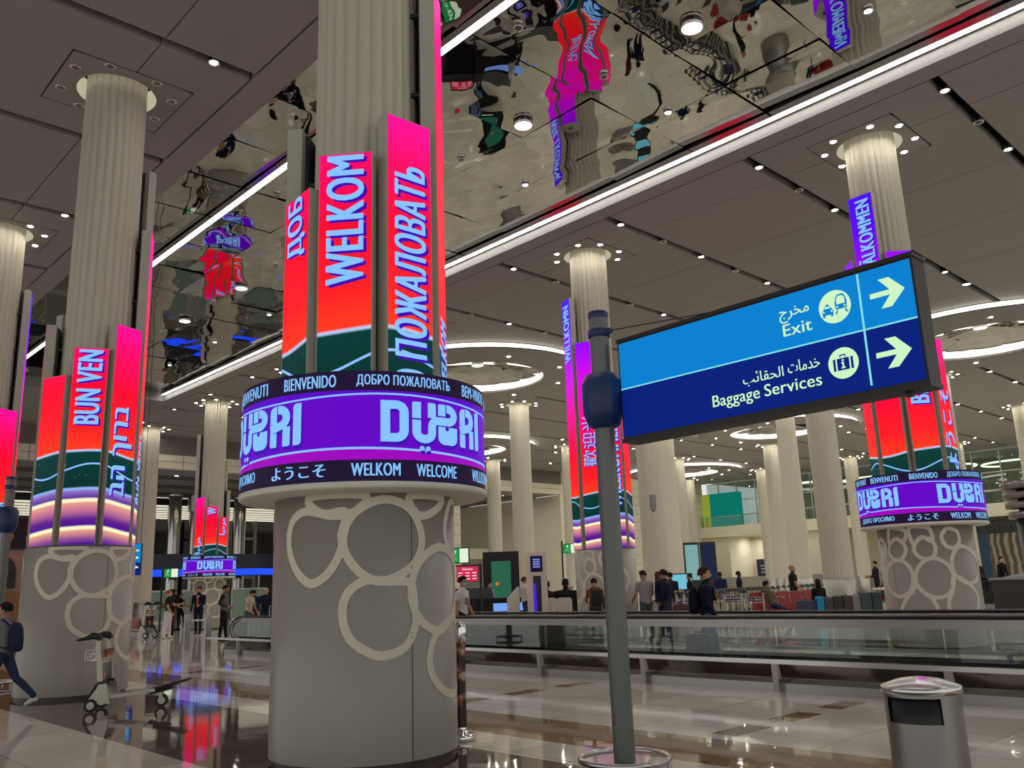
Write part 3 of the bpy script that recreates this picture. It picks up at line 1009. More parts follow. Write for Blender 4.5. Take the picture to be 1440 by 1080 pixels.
screen_column('C', 'farthest left screen column, cut by the left edge of the view',
    {-95: 7.3, -50: 5.79, -5: 6.35, 40: 6.84, 85: 10.4, 130: 10.65, 175: 9.03, 220: 7.3},
    {40: ('歡迎光臨', 2.7, 4.3, 0.0)}, pebs=PEB_A, prot=20, R=0.95)
screen_column('D', 'small far screen column with a ring, behind the man in the dark suit',
    {-100: 10.4, -43: 6.86, 0: 6.37, 43: 5.82, 100: 7.33, 145: 9.03, 190: 10.65, 225: 9.03},
    {-43: ('\uFE8E\uFE92\uFEA3\uFEAE\uFEE3', 3.9, 4.75, 0.02), 0: ('W', 5.95, 6.3, 0.02), 43: ('\uFE8E\uFE92\uFEA3\uFEAE\uFEE3', 4.85, 5.75, 0.02)},
    ring=(-27, -8), pebs=PEB_A, prot=-40, R=0.93)
screen_column('E', 'right screen column with a ring and a densely looped base, behind the moving walkway',
    {-115: 9.03, -70: 9.1, -25: 10.6, 20: 9.03, 65: 6.92, 110: 6.35, 155: 5.8, 200: 7.3},
    {-25: ('VÄLKOMMEN', 8.62, 10.48, 0.02), 20: ('BIENVENIDO', 5.35, 7.6, 0.02), 65: ('ようこそ', 3.85, 5.75, 0.02)},
    ring=(16, 31), pebs=PEB_E, R=1.0, seam=75)
screen_column('F', 'screen column standing behind the sign pole, without a ring',
    {-109: 9.03, -64: 10.6, -18: 9.04, 28: 7.6, 72: 6.9, 117: 6.35, 162: 5.8, 207: 7.3},
    {-64: ('WILLKOMN', 8.5, 10.4, 0.02), -18: ('歡迎光', 5.1, 6.7, 0.0), 28: ('WILLKOMMEN', 3.85, 6.45, 0.02)},
    pebs=PEB_E, prot=-30, R=0.92)

# ------------------------------------------------------------------ plain fluted columns
M_SLEEVE = mat('sleeve_steel', (0.34, 0.33, 0.31, 1), 0.33, 1.0)
def plain_column(x, y, label, steel):
    t = thing('fluted_column', label, 'column', (x, y, 0))
    z0 = 1.45 if steel else 0.0
    b = MB()
    b.lathe([(0.62, z0), (0.62, z0 + 1), (0.60, 8), (0.58, 12.62)], 160, rf=flute_r(32, 0.025))
    b.build('shaft', M_FLUTE, t)
    b = MB(); b.lathe([(0.645, 0), (0.645, 1.45), (0.6, 1.46)], 48); b.build('base_sleeve', M_SLEEVE, t)
WORDS = {20.5: 'first row past the moving walkway', 20.55: 'first row past the moving walkway', 35.2: 'second row past the moving walkway', 49.5: 'third row past the moving walkway', 63.8: 'fourth row past the moving walkway', 78.0: 'row nearest the end wall'}
rows = {}
for x, y in PLAIN_COLS:
    rows.setdefault(WORDS[x], []).append((y, x))
ORD = ['leftmost', 'second from left', 'third from left', 'fourth from left', 'rightmost']
for wname, ys in rows.items():
    ys.sort(reverse=True)
    for k, (y, x) in enumerate(ys):
        o = ORD[-1] if k == len(ys) - 1 else ORD[k]
        plain_column(x, y, 'plain pale fluted column, %s in the %s' % (o, wname), True)
        collar(x, y, 'square ceiling collar above the %s plain column, %s' % (o, wname.replace(' past the moving walkway', ' past the walkway')))
# ------------------------------------------------------------------ lit direction sign on its pole
M_POLE = mat('grey_paint', rgb(112, 116, 112), 0.42, 0.3)
M_NAVY = mat('navy_paint', rgb(18, 48, 96), 0.4)
M_SIGNU = glow('sign_blue', rgb(0, 128, 208), 1.0)
M_SIGNL = glow('sign_navy', rgb(0, 30, 122), 1.0)
M_SIGNT = glow('sign_pale_green', rgb(205, 246, 196), 1.0)
M_SIGNLINE = glow('sign_line', rgb(130, 225, 235), 1.0)
M_SIGNBOX = mat('sign_case', rgb(38, 36, 34), 0.4, 0.3)

def sign_pole(root, h=4.32):
    b = MB(); b.tube([(0, 0, 0.0), (0, 0, h - 0.04)], 0.098, 28, caps=False); b.build('pole', M_POLE, root)
    b = MB(); b.lathe([(0.10, h - 0.07), (0.104, h - 0.06), (0.104, h - 0.01), (0.095, h), (0, h)], 28); b.build('cap', M_NAVY, root)
    b = MB(); b.lathe([(0.10, h - 0.27), (0.112, h - 0.265), (0.112, h - 0.19), (0.10, h - 0.185)], 28); b.bar((0, -0.09, h - 0.225), (0, -0.16, h - 0.225), 0.05, 0.05); b.build('strap', M_NAVY, root)
    b = MB(); b.lathe([(0.10, h - 1.20), (0.155, h - 1.17), (0.205, h - 1.03), (0.21, h - 0.76), (0.165, h - 0.66), (0.10, h - 0.645)], 20); b.build('clamp', M_NAVY, root)
    b = MB()
    b.tube([(0.40 * math.cos(a), 0.40 * math.sin(a), 0.10) for a in [2 * PI * k / 40 for k in range(40)]], 0.028, 10, closed=True)
    for k in range(4):
        a = PI / 4 + k * PI / 2
        b.tube([(0.40 * math.cos(a), 0.40 * math.sin(a), 0.0), (0.40 * math.cos(a), 0.40 * math.sin(a), 0.10)], 0.018, 8)
    b.build('guard_ring', mat('satin_ring', (0.5, 0.48, 0.48, 1), 0.24, 1.0), root)

sg = thing('direction_sign', 'grey pole carrying a big lit blue sign that reads Exit and Baggage Services', 'sign', (6.42, 5.42, 0))
sign_pole(sg)
sd = Vector((-0.02138, -0.99977, 0)); sn = Vector((-0.99977, 0.02138, 0))
P0 = Vector((6.44936 - 6.42, 5.20262 - 5.42, 3.008))
def sf(u, v, d):
    return P0 + sd * u + sn * d + Vector((0, 0, v))
b = MB()
cc = sf(1.438, 0.4635, -0.11)
b.obox(cc, sd * 1.455, sn * 0.105, Vector((0, 0, 0.482)), 0)
b.obox(sf(1.438, 0.9635, -0.11), sd * 1.462, sn * 0.115, Vector((0, 0, 0.018)), 0)
b.obox(sf(1.438, -0.0365, -0.11), sd * 1.462, sn * 0.115, Vector((0, 0, 0.018)), 0)
b.bar(sf(2.70, -0.055, -0.1), sf(2.70, -0.09, -0.1), 0.05, 0.05)
b.build('case', M_SIGNBOX, sg)
b = MB()
b.bar(sf(-0.24, 0.35, -0.1), sf(0.0, 0.35, -0.1), 0.07, 0.14)
b.bar(sf(-0.10, 0.22, -0.1), sf(0.0, 0.35, -0.1), 0.06, 0.05)
b.build('bracket', M_BLACK, sg)
def panel(u0, u1, v0, v1, name, m):
    b = MB(); b.poly([sf(u0, v0, 0), sf(u1, v0, 0), sf(u1, v1, 0), sf(u0, v1, 0)]); return b.build(name, m, sg)
pu = panel(0.0, 2.876, 0.47, 0.93, 'upper_panel', M_SIGNU)
pl = panel(0.0, 2.876, 0.0, 0.47, 'lower_panel', M_SIGNL)
b = MB()
b.poly([sf(0, 0.463, .002), sf(2.876, 0.463, .002), sf(2.876, 0.476, .002), sf(0, 0.476, .002)])
b.poly([sf(2.459, 0.03, .003), sf(2.476, 0.03, .003), sf(2.476, 0.925, .003), sf(2.459, 0.925, .003)])
b.build('dividing_line', M_SIGNLINE, sg)
def arrow(dy, par, k):
    b = MB()
    q = [(2.545, 0.694), (2.70, 0.694), (2.622, 0.60), (2.705, 0.60), (2.815, 0.714), (2.705, 0.832), (2.622, 0.832), (2.70, 0.735), (2.545, 0.735)]
    b.poly([sf(x - 0.012 * k, y - dy, 0.003) for x, y in q])
    b.build('arrow', M_SIGNT, par)
arrow(0.0, pu, 0); arrow(0.468, pl, 1)
def word(s, u, v, wd, h, par, bold=0.012):
    t = MB(); put_text(t, s, lambda x, y, d: sf(u + x, v + y, 0.003), wd, h, bold); t.build('lettering', M_SIGNT, par)
word('Exit', 1.785, 0.577, 0.262, 0.102, pu)
word('\uFE9D\uFEAE\uFEA8\uFEE3', 1.765, 0.690, 0.272, 0.125, pu)
word('Baggage', 1.035, 0.078, 0.475, 0.135, pl)
word('Services', 1.555, 0.112, 0.52, 0.102, pl)
word('\uFE90\uFE8B\uFE8E\uFED8\uFEA4\uFEDF\uFE8D', 1.36, 0.228, 0.39, 0.118, pl)
word('\uFE95\uFE8E\uFEE3\uFEAA\uFEA7', 1.79, 0.262, 0.285, 0.098, pl)
b = MB()
b.poly([sf(2.255 + 0.135 * x, 0.716 + 0.135 * y, 0.003) for x, y in arc(0, 0, 1, 1, 0, 350, 35)], 0)
S1 = lambda x, y, d=0.005: sf(2.255 + x * 0.135, 0.716 + y * 0.135, d)
def ic(pts, mi=1, d=0.005, S=S1):
    b.poly([S(x, y, d) for x, y in pts], mi)
ic([(-0.78, -0.42), (-0.12, -0.42), (-0.08, -0.2), (-0.2, -0.05), (-0.3, 0.12), (-0.36, 0.18), (-0.54, 0.18), (-0.6, 0.12), (-0.7, -0.05), (-0.82, -0.2)])
ic([(-0.52, 0.18), (-0.38, 0.18), (-0.38, 0.25), (-0.52, 0.25)])
ic([(-0.27, -0.02), (-0.33, 0.1), (-0.57, 0.1), (-0.63, -0.02)], 0, 0.007)
for x in (-0.7, -0.2):
    ic(arc(x, -0.22, 0.06, 0.06, 0, 330, 9), 0, 0.007)
    ic([(x - 0.07, -0.55), (x + 0.07, -0.55), (x + 0.07, -0.4), (x - 0.07, -0.4)])
ic([(0.06, -0.22), (0.74, -0.22), (0.78, 0.2), (0.7, 0.5), (0.58, 0.68), (0.22, 0.68), (0.1, 0.5), (0.02, 0.2)])
ic([(0.14, 0.08), (0.66, 0.08), (0.66, 0.4), (0.54, 0.58), (0.26, 0.58), (0.14, 0.4)], 0, 0.007)
for x in (0.17, 0.63):
    ic(arc(x, -0.08, 0.06, 0.06, 0, 330, 9), 0, 0.007)
ic([(0.10, -0.26), (0.2, -0.26), (0.12, -0.5), (0.0, -0.5)]); ic([(0.60, -0.26), (0.7, -0.26), (0.8, -0.5), (0.68, -0.5)])
b.build('transport_symbol', [M_SIGNT, M_SIGNU], pu)
b = MB()
b.poly([sf(2.268 + 0.125 * x, 0.250 + 0.125 * y, 0.003) for x, y in arc(0, 0, 1, 1, 0, 350, 35)], 0)
S2 = lambda x, y, d=0.005: sf(2.268 + x * 0.125, 0.250 + y * 0.125, d)
def ic2(p, mi=1, d=0.005): ic(p, mi, d, S2)
ic2([(-0.66, -0.45), (-0.5, -0.45), (-0.5, 0.32), (-0.66, 0.32)]); ic2([(0.5, -0.45), (0.66, -0.45), (0.66, 0.32), (0.5, 0.32)])
ic2([(-0.4, -0.45), (0.4, -0.45), (0.4, 0.32), (-0.4, 0.32)])
ic2([(-0.2, 0.36), (-0.2, 0.56), (0.2, 0.56), (0.2, 0.36), (0.13, 0.36), (0.13, 0.48), (-0.13, 0.48), (-0.13, 0.36)])
ic2([(-0.06, -0.28), (0.06, -0.28), (0.06, 0.05), (-0.12, 0.05), (-0.12, -0.02), (-0.06, -0.02)], 0, 0.007)
ic2([(-0.14, -0.34), (0.14, -0.34), (0.14, -0.26), (-0.14, -0.26)], 0, 0.007)
ic2(arc(0, 0.17, 0.075, 0.075, 0, 330, 9), 0, 0.007)
b.build('baggage_symbol', [M_SIGNT, M_SIGNL], pl)
b = MB()
b.tube([Vector((0, -0.16, 4.095)), sf(1.0, 0.985, -0.1) + Vector((0, 0, 0.03)), sf(1.95, 0.985, -0.1)], 0.006, 6)
b.ball(sf(1.95, 0.99, -0.1), 0.025, 8)
b.build('cable', M_BLACK, sg)

sp2 = thing('sign_pole', 'grey sign pole with navy cap at the left edge of the view', 'pole', (4.9, 20.85, 0))
sign_pole(sp2)

# ------------------------------------------------------------------ litter bin
bn = thing('litter_bin', 'round brushed steel litter bin with a domed lid in the right foreground', 'bin', (7.0, 2.93, 0))
l = math.hypot(7.0, 2.93); frb = (-7.0 / l, -2.93 / l, 2.93 / l, -7.0 / l)
fb = cylmap(frb, 0.27)
b = MB()
AA = [-180 + 3.0 * k for k in range(121)]
ZZ = [0.03, 0.3, 0.555, 0.735, 0.755]
vs = [fb(a, z, 0) for z in ZZ for a in AA]
n = len(AA)
fs = []
for i in range(len(ZZ) - 1):
    for k in range(n - 1):
        if i == 2 and -63 <= AA[k] < 27: continue
        fs.append((i * n + k, i * n + k + 1, (i + 1) * n + k + 1, (i + 1) * n + k))
b.add(vs, fs, 0, True)
b.lathe([(0.262, 0.0), (0.262, 0.03)], 48, 1)
b.build('body', [brushed('bin_steel', (0.30, 0.29, 0.27, 1), 0.34), M_BLACK], bn)
b = MB(); b.lathe([(0.255, 0.5), (0.255, 0.75), (0.05, 0.752)], 40); b.lathe([(0.255, 0.52), (0.0, 0.50)], 40); b.build('opening_liner', M_BLACK, bn)
b = MB(); b.lathe([(0.27, 0.752), (0.288, 0.756), (0.288, 0.80), (0.28, 0.808), (0.15, 0.852), (0.0, 0.872)], 72); b.build('lid', brushed('lid_steel', (0.62, 0.61, 0.60, 1), 0.2, axis=2), bn)

# ------------------------------------------------------------------ baggage trolleys
M_ALU = mat('trolley_aluminium', rgb(176, 172, 158), 0.35, 0.6)
M_RUB = mat('trolley_rubber', rgb(24, 24, 26), 0.6)
def ad_mat(name, base, blobs):
    m = D.materials.new(name); m.use_nodes = True
    nt = m.node_tree; bs = nt.nodes['Principled BSDF']; bs.inputs['Roughness'].default_value = 0.35
    tc = nt.nodes.new('ShaderNodeTexCoord'); nz = nt.nodes.new('ShaderNodeTexNoise')
    nz.inputs['Scale'].default_value = 5.0; nz.inputs['Detail'].default_value = 2
    cr = nt.nodes.new('ShaderNodeValToRGB')
    el = cr.color_ramp.elements
    el[0].position = 0.0; el[0].color = base
    el[1].position = 0.52; el[1].color = base
    for i, c in enumerate(blobs):
        e = el.new(0.58 + 0.09 * i); e.color = c
    nt.links.new(tc.outputs['Object'], nz.inputs['Vector']); nt.links.new(nz.outputs['Fac'], cr.inputs['Fac'])
    nt.links.new(cr.outputs['Color'], bs.inputs['Base Color'])
    return m
M_AD = ad_mat('trolley_poster', rgb(24, 28, 40), [rgb(190, 90, 20), rgb(245, 170, 50), rgb(180, 40, 30)])
M_ADB = mat('trolley_purple_board', rgb(58, 52, 110), 0.4)
def trolley(name, label, loc, rz, s, group=None, board=True):
    t = thing(name, label, 'trolley', loc, rz, group)
    t.scale = (s, s, s)
    b = MB()
    for y in (-0.2, 0.2):
        b.bar((-0.02, y, 0.17), (0.66, y * 0.55, 0.235), 0.035, 0.045, 0)
    for x in (0.12, 0.34, 0.56):
        b.bar((x, -0.19, 0.19 + 0.05 * x), (x, 0.19, 0.19 + 0.05 * x), 0.03, 0.02, 0)
    b.bar((0.58, 0, 0.235), (1.08, 0, 0.345), 0.24, 0.03, 1)
    b.bar((0.58, 0, 0.20), (0.86, 0, 0.255), 0.12, 0.06, 1)
    b.build('platform', [M_ALU, M_RUB], t)
    for y in (-0.23, 0.23):
        b = MB()
        b.bar((0.0, y, 0.12), (-0.08, y, 0.93), 0.045, 0.06, 0, up=(1, 0, 0))
        b.slab([(-0.2, 0.1), (0.12, 0.1), (0.06, 0.36), (-0.02, 0.36)], lambda u, v, d, y=y: Vector((u, y - 0.02 + d, v)), 0.04, 0)
        b.bar((-0.2, y, 0.12), (-0.05, y, 0.36), 0.05, 0.03, 1); b.bar((-0.05, y, 0.37), (0.03, y, 0.37), 0.05, 0.03, 1)
        b.build('post', [M_ALU, M_RUB], t)
        g = MB()
        g.tube([(-0.05, y, 0.93), (-0.085, y, 0.975), (-0.16, y, 0.985), (-0.25, y, 0.955), (-0.36, y, 0.935)], [0.035, 0.05, 0.045, 0.025, 0.015], 10)
        g.build('handle_grip', M_RUB, t)
    for x, y in ((-0.12, -0.24), (-0.12, 0.24), (0.73, 0.0)):
        wl = MB()
        wl.tube([(x, y - 0.022, 0.085), (x, y + 0.022, 0.085)], 0.085, 18, 0)
        wl.tube([(x, y - 0.026, 0.085), (x, y + 0.026, 0.085)], 0.05, 12, 1)
        if y == 0:
            wl.bar((x, y, 0.1), (x - 0.03, y, 0.22), 0.07, 0.05, 1)
        wl.build('wheel', [M_RUB, M_ALU], t)
    bk = MB()
    for z in (0.66, 0.74, 0.80):
        bk.tube([(-0.05, -0.23, z), (-0.24, -0.22, z), (-0.24, 0.22, z), (-0.05, 0.23, z)], 0.006, 6)
    for y in (-0.22, -0.11, 0, 0.11, 0.22):
        bk.tube([(-0.06, y, 0.66), (-0.24, y, 0.66), (-0.24, y, 0.80)], 0.005, 6)
    bk.build('wire_basket', M_CHROME, t)
    if board:
        b = MB(); b.box(-0.045, -0.025, -0.205, 0.205, 0.30, 0.62); b.box(-0.05, -0.02, -0.21, 0.21, 0.27, 0.30, 1); b.box(-0.06, -0.03, -0.21, 0.21, 0.62, 0.65, 1); b.build('poster', [M_AD, M_ALU], t)
        b = MB(); b.box(-0.02, 0.0, -0.2, 0.2, 0.69, 0.80); b.build('basket_board', M_AD, t)
    else:
        b = MB(); b.box(-0.04, -0.02, -0.2, 0.2, 0.70, 0.80); b.build('board', M_ADB, t)
    return t
trolley('baggage_trolley', 'empty baggage trolley parked alone beside the left screen column', (5.07, 14.72, 0), math.radians(-35), 1.14)

# ------------------------------------------------------------------ slim printed stand behind the nearest column
st2 = thing('printed_stand', 'slim chrome stand with a colourful sleeve half hidden behind the nearest column', 'stand', (6.55, 7.88, 0))
b = MB(); b.lathe([(0.0, 0.0), (0.17, 0.0), (0.17, 0.05), (0.155, 0.07), (0.08, 0.08), (0.07, 0.14)], 32); b.build('base', M_CHROME, st2)
b = MB(); b.lathe([(0.07, 0.14), (0.07, 1.05)], 28); b.build('sleeve', ad_mat('sleeve_print', rgb(40, 24, 20), [rgb(150, 80, 50), rgb(210, 200, 190), rgb(40, 110, 190)]), st2)
b = MB(); b.lathe([(0.075, 1.05), (0.09, 1.08), (0.09, 1.22), (0.06, 1.27), (0, 1.28)], 28); b.build('head', M_CHROME, st2)

# ------------------------------------------------------------------ moving walkway
YA, YB = -10.0, 25.2
wk = thing('moving_walkway', 'long moving walkway with glass sides, black handrails and steel skirts crossing the hall', 'walkway', (0, 0, 0))
M_SKN = mat('skirt_steel', (0.52, 0.51, 0.50, 1), 0.045, 1.0)
M_HAND = mat('handrail_rubber', rgb(14, 13, 15), 0.3)
M_BELT = mat('belt_rubber', rgb(34, 34, 36), 0.55)
M_GREYST = mat('satin_steel', (0.36, 0.34, 0.32, 1), 0.35, 1.0)
def mir(x, s):       # s=0 near side, s=1 far side mirrored about the belt axis
    return x if s == 0 else 26.1 - x
for s in (0, 1):
    def q(x): return mir(x, s)
    b = MB()
    b.lathe([], 3) if False else None
    prof = [(11.98, 0.0), (11.98, 0.13), (11.89, 0.135), (12.10, 0.37), (12.42, 0.40), (12.42, 0.10)]
    vs = [(q(x), y, z) for y in (YA, YB) for x, z in prof]
    n = len(prof)
    b.add(vs, [(i, i + 1, n + i + 1, n + i) for i in range(n - 1)] + [tuple(range(n)), tuple(range(n, 2 * n))], 0)
    b.build('skirt_panel', M_SKN, wk)
    b = MB(); b.bar((q(11.96), YA, 0.065), (q(11.96), YB, 0.065), 0.02, 0.13); b.build('kick_plate', M_GREYST, wk)
    b = MB(); b.bar((q(11.86), YA, 0.435), (q(11.86), YB + 0.95, 0.435), 0.07, 0.06); b.build('bumper_rail', M_STEELH, wk)
    y = -7.65
    while y < 26.5:
        p = MB(); p.slab([(0.0, 0.0), (0.13, 0.0), (0.03, 0.41), (-0.03, 0.41)], lambda u, v, d, y=y: Vector((q(11.87) + (u if s == 0 else -u), y - 0.045 + d, v)), 0.09); p.build('bumper_post', M_GREYST, wk)
        y += 2.45
    # glass balustrade
    y = YA
    k = 0
    while y < YB - 1.3:
        y1 = min(y + 2.45, YB - 1.0)
        g = MB(); g.box(min(q(12.145), q(12.157)), max(q(12.145), q(12.157)), y + 0.006, y1 - 0.006, 0.38, 0.92); g.build('glass_panel', M_GLASS, wk)
        y = y1
    g = MB()
    R0 = 0.29
    cyy, czz = YB - 0.70, 0.66
    pts = [(YB - 1.0, 0.38)] + [(cyy + (0.62 if math.cos(a) > 0 else 0.3) * math.cos(a), czz + R0 * math.sin(a)) for a in [-PI / 2 + PI * i / 14 for i in range(15)]] + [(YB - 1.0, 0.92)]
    g.slab(pts, lambda u, v, d: Vector((q(12.145) + d, u, v)), 0.012)
    g.build('glass_end', M_GLASSD, wk)
    path = [(q(12.15), YA, 1.05), (q(12.15), cyy, 1.05)] + [(q(12.15), cyy + 0.72 * math.sin(a), 0.68 + 0.37 * math.cos(a)) for a in [PI * i / 14 for i in range(1, 15)]]
    h = MB(); h.tube(path, [(0.028, 0.045)] * len(path), 10); h.build('handrail', M_HAND, wk)
    cpath = [(q(12.15), YA, 0.965), (q(12.15), cyy, 0.965)] + [(q(12.15), cyy + 0.655 * math.sin(a), 0.68 + 0.30 * math.cos(a)) for a in [PI * i / 14 for i in range(1, 15)]]
    h = MB()
    h.box(min(q(12.105), q(12.195)), max(q(12.105), q(12.195)), YA, cyy, 0.90, 1.015)
    h.tube(cpath[1:], 0.045, 8)
    h.build('handrail_carrier', M_GREYST, wk)
b = MB(); b.box(12.42, 13.68, YA, YB - 1.2, 0.0, 0.12); b.build('belt', M_BELT, wk)
b = MB(); b.box(12.42, 13.68, YB - 1.2, YB + 0.6, 0.0, 0.05); b.build('landing_plate', M_STEEL, wk)
for y in (6.3, 11.3, 16.3, 21.3):
    b = MB(); b.add([(13.676, y - 0.3, 0.22), (13.676, y + 0.3, 0.22), (13.676, y + 0.3, 0.30), (13.676, y - 0.3, 0.30)], [(0, 1, 2, 3)]); b.build('warning_label', mat('red_label', rgb(170, 50, 55), 0.5), wk)

def gate_post(label, loc, gate):
    t = thing('barrier_post', label, 'post', loc)
    b = MB(); b.box(-0.09, 0.09, -0.06, 0.06, 0, 1.12); b.box(-0.11, 0.11, -0.08, 0.08, 0, 0.01); b.build('post', M_STEEL, t)
    if gate:
        b = MB(); b.tube([(0.09, 0, 0.92), (0.55, -0.1, 0.92), (0.6, -0.1, 0.87), (0.6, -0.1, 0.5), (0.55, -0.1, 0.45), (0.09, 0, 0.45)], 0.03, 8); b.build('gate_arm', M_STEEL, t)
gate_post('square steel barrier post at the walkway end, nearest the glass side', (12.06, 26.62, 0), False)
gate_post('square steel barrier post with a small swing gate, left of the walkway end', (12.08, 28.2, 0), True)
# ------------------------------------------------------------------ people
CAM_A = math.degrees(YAW)
RIGHT, AWAY, LEFT, TOWARD = CAM_A - 90, CAM_A, CAM_A + 90, CAM_A + 180
SKIN = {'light': rgb(196, 150, 126), 'mid': rgb(158, 112, 88), 'dark': rgb(92, 62, 48), 'tan': rgb(176, 130, 104)}
_pm = {}
def cloth(c):
    if c not in _pm:
        _pm[c] = mat('cloth_%d_%d_%d' % c, rgb(*c), 0.8, spec=0.2, noise=0.08, nscale=14)
    return _pm[c]
def skin(k):
    if k not in _pm:
        _pm[k] = mat('skin_' + k, SKIN[k], 0.55, spec=0.35)
    return _pm[k]
M_EYE = mat('eye', rgb(26, 20, 18), 0.2)

def rot_y(v, a):
    c, s = math.cos(a), math.sin(a)
    return Vector((v.x * c + v.z * s, v.y, -v.x * s + v.z * c))

def person(label, loc, face, H, top, bottom, shoes=(30, 28, 28), sk='tan', hair=(28, 22, 20), sleeve='long', sleeve_col=None, lean=0, legs=((0, 0), (0, 0)), arms=((4, 7, 12, 0), (4, 7, 12, 0)), headp=0, heady=0, width=1.0, legw=1.0, hairstyle='short', backpack=None, mask=None, tie=None, cap=None, extra=None, group=None):
    root = thing('person', label, 'person', loc, math.radians(face))
    s = H / 1.75
    root.scale = (s, s, s)
    bones = []     # (a, b, r, material index)
    mb = MB()
    TOP, SLV, BOT, SHOE, SKN = 0, 1, 2, 3, 4
    th, sh = 0.43, 0.42
    # legs first, to know how high the pelvis rides
    ends = []
    for (t, k) in legs:
        a, c = math.radians(t), math.radians(t - k)
        d1 = Vector((math.sin(a), 0, -math.cos(a))) * th
        d2 = Vector((math.sin(c), 0, -math.cos(c))) * sh
        ends.append((d1, d1 + d2, c))
    pz = 0.085 - min(e[1].z for e in ends)
    for side, (d1, d2, c) in zip((1, -1), ends):
        hip = Vector((0, 0.092 * side, pz)); kn = hip + d1; an = hip + d2
        mb.tube([hip + Vector((0, 0, 0.05)), hip, (hip + kn) / 2, kn, (kn + an) / 2 + (kn - an).normalized() * 0.08 + Vector((-0.012, 0, 0)), an + (kn - an).normalized() * 0.03, an],
                [0.085 * legw, 0.092 * legw, 0.080 * legw, 0.062 * legw, 0.060 * legw, 0.047 * legw, 0.045], 12)
        bones += [(hip, kn, 0.08, BOT), (kn, an + Vector((0, 0, 0.03)), 0.06, BOT)]
        fd = rot_y(Vector((1, 0, 0)), -min(0.0, c) * 0.6 if c < 0 else 0)
        fa = an + Vector((-0.045, 0, -0.045)); fb2 = an + fd * 0.17 + Vector((0, 0.015 * side, -0.055))
        mb.tube([fa, an + fd * 0.05 + Vector((0, 0, -0.035)), fb2], [(0.04, 0.036), (0.048, 0.043), (0.028, 0.042)], 10)
        bones.append((fa, fb2, 0.045, SHOE))
    P = Vector((0, 0, pz))
    la = math.radians(lean)
    def T(x, y, z): return P + rot_y(Vector((x, y, z)), la)
    prof = [(-0.06, .09, .14), (0.0, .108, .168), (0.09, .108, .160), (0.2, .105, .150), (0.33, .122, .172), (0.44, .118, .185), (0.505, .09, .15), (0.545, .062, .075)]
    rings = []
    for z, rx, ry in prof:
        rings.append([T(rx * width * math.cos(2 * PI * k / 18), ry * width * math.sin(2 * PI * k / 18), z) for k in range(18)])
    mb.loft(rings)
    bones += [(T(0, 0, 0.06), T(0, 0, 0.48), 0.15 * width, TOP), (T(0, -0.08, 0.45), T(0, 0.08, 0.45), 0.09, TOP), (P + Vector((0, -0.05, -0.03)), P + Vector((0, 0.05, -0.03)), 0.12, BOT)]
    # head
    hp, hy = math.radians(headp), math.radians(heady)
    nb = T(0.0, 0, 0.53)
    def Hd(x, y, z):
        v = Vector((x * math.cos(hy) - y * math.sin(hy), x * math.sin(hy) + y * math.cos(hy), z))
        return nb + rot_y(v, la * 0.4 + hp)
    mb.tube([nb + Vector((0, 0, -0.04)), Hd(0.005, 0, 0.08)], [0.06, 0.053], 12)
    hr = []
    for z, rx, ry, ox in ((0.055, .045, .040, .045), (0.075, .068, .056, .03), (0.11, .086, .067, .018), (0.155, .096, .075, .008), (0.20, .099, .078, 0), (0.235, .090, .072, -.004), (0.262, .062, .052, -.006), (0.275, .02, .018, -.006)):
        hr.append([Hd(ox + rx * math.cos(2 * PI * k / 16), ry * math.sin(2 * PI * k / 16), z) for k in range(16)])
    mb.loft(hr)
    mb.tube([Hd(0.095, 0, 0.17), Hd(0.118, 0, 0.128), Hd(0.09, 0, 0.118)], [0.012, 0.018, 0.014], 8)
    for y in (-1, 1):
        mb.tube([Hd(-0.01, 0.076 * y, 0.17), Hd(-0.015, 0.086 * y, 0.14), Hd(-0.005, 0.074 * y, 0.115)], [0.013, 0.018, 0.011], 8)
    bones += [(nb, Hd(0, 0, 0.2), 0.09, SKN)]
    hands = []
    for side, (p, ab, eb, inn) in zip((1, -1), arms):
        shd = T(0, 0.185 * width * side, 0.465)
        pa, ba, ea, ia = map(math.radians, (p, ab, eb, inn))
        u = rot_y(Vector((math.sin(pa) * math.cos(ba), math.sin(ba) * side, -math.cos(pa) * math.cos(ba))), la * 0.5)
        f = rot_y(Vector((math.sin(pa + ea) * math.cos(ia), -math.sin(ia) * side + math.sin(ba) * side * 0.5, -math.cos(pa + ea) * math.cos(ia))), la * 0.5).normalized()
        el = shd + u * 0.285; wr = el + f * 0.25
        mb.tube([T(0, 0.12 * width * side, 0.46), shd, (shd + el) / 2, el, el + f * 0.08, wr], [0.07, 0.062 * width, 0.050, 0.043, 0.043, 0.030], 10)
        palm = wr + f * 0.085
        mb.tube([wr, wr + f * 0.04, palm], [(0.028, 0.022), (0.042, 0.020), (0.040, 0.018)], 10)
        hands.append((palm, f, side))
        mid = shd + u * (0.16 if sleeve == 'short' else 0.285)
        bones += [(shd, mid, 0.05, SLV), (mid, el, 0.045, SKN if sleeve == 'short' else SLV), (el, wr, 0.038, SKN if sleeve == 'short' else SLV), (wr + f * 0.02, palm, 0.03, SKN)]
    raw = mb.build('body_source', [cloth(top)])
    md = raw.modifiers.new('r', 'REMESH'); md.mode = 'VOXEL'; md.voxel_size = 0.016
    m2 = raw.modifiers.new('s', 'SMOOTH'); m2.iterations = 3; m2.factor = 0.5
    dg = bpy.context.evaluated_depsgraph_get()
    me = D.meshes.new_from_object(raw.evaluated_get(dg))
    vs = [tuple(v.co) for v in me.vertices]
    fs = [tuple(pp.vertices) for pp in me.polygons]
    D.objects.remove(raw); D.meshes.remove(me)
    out = MB()
    out.v = vs
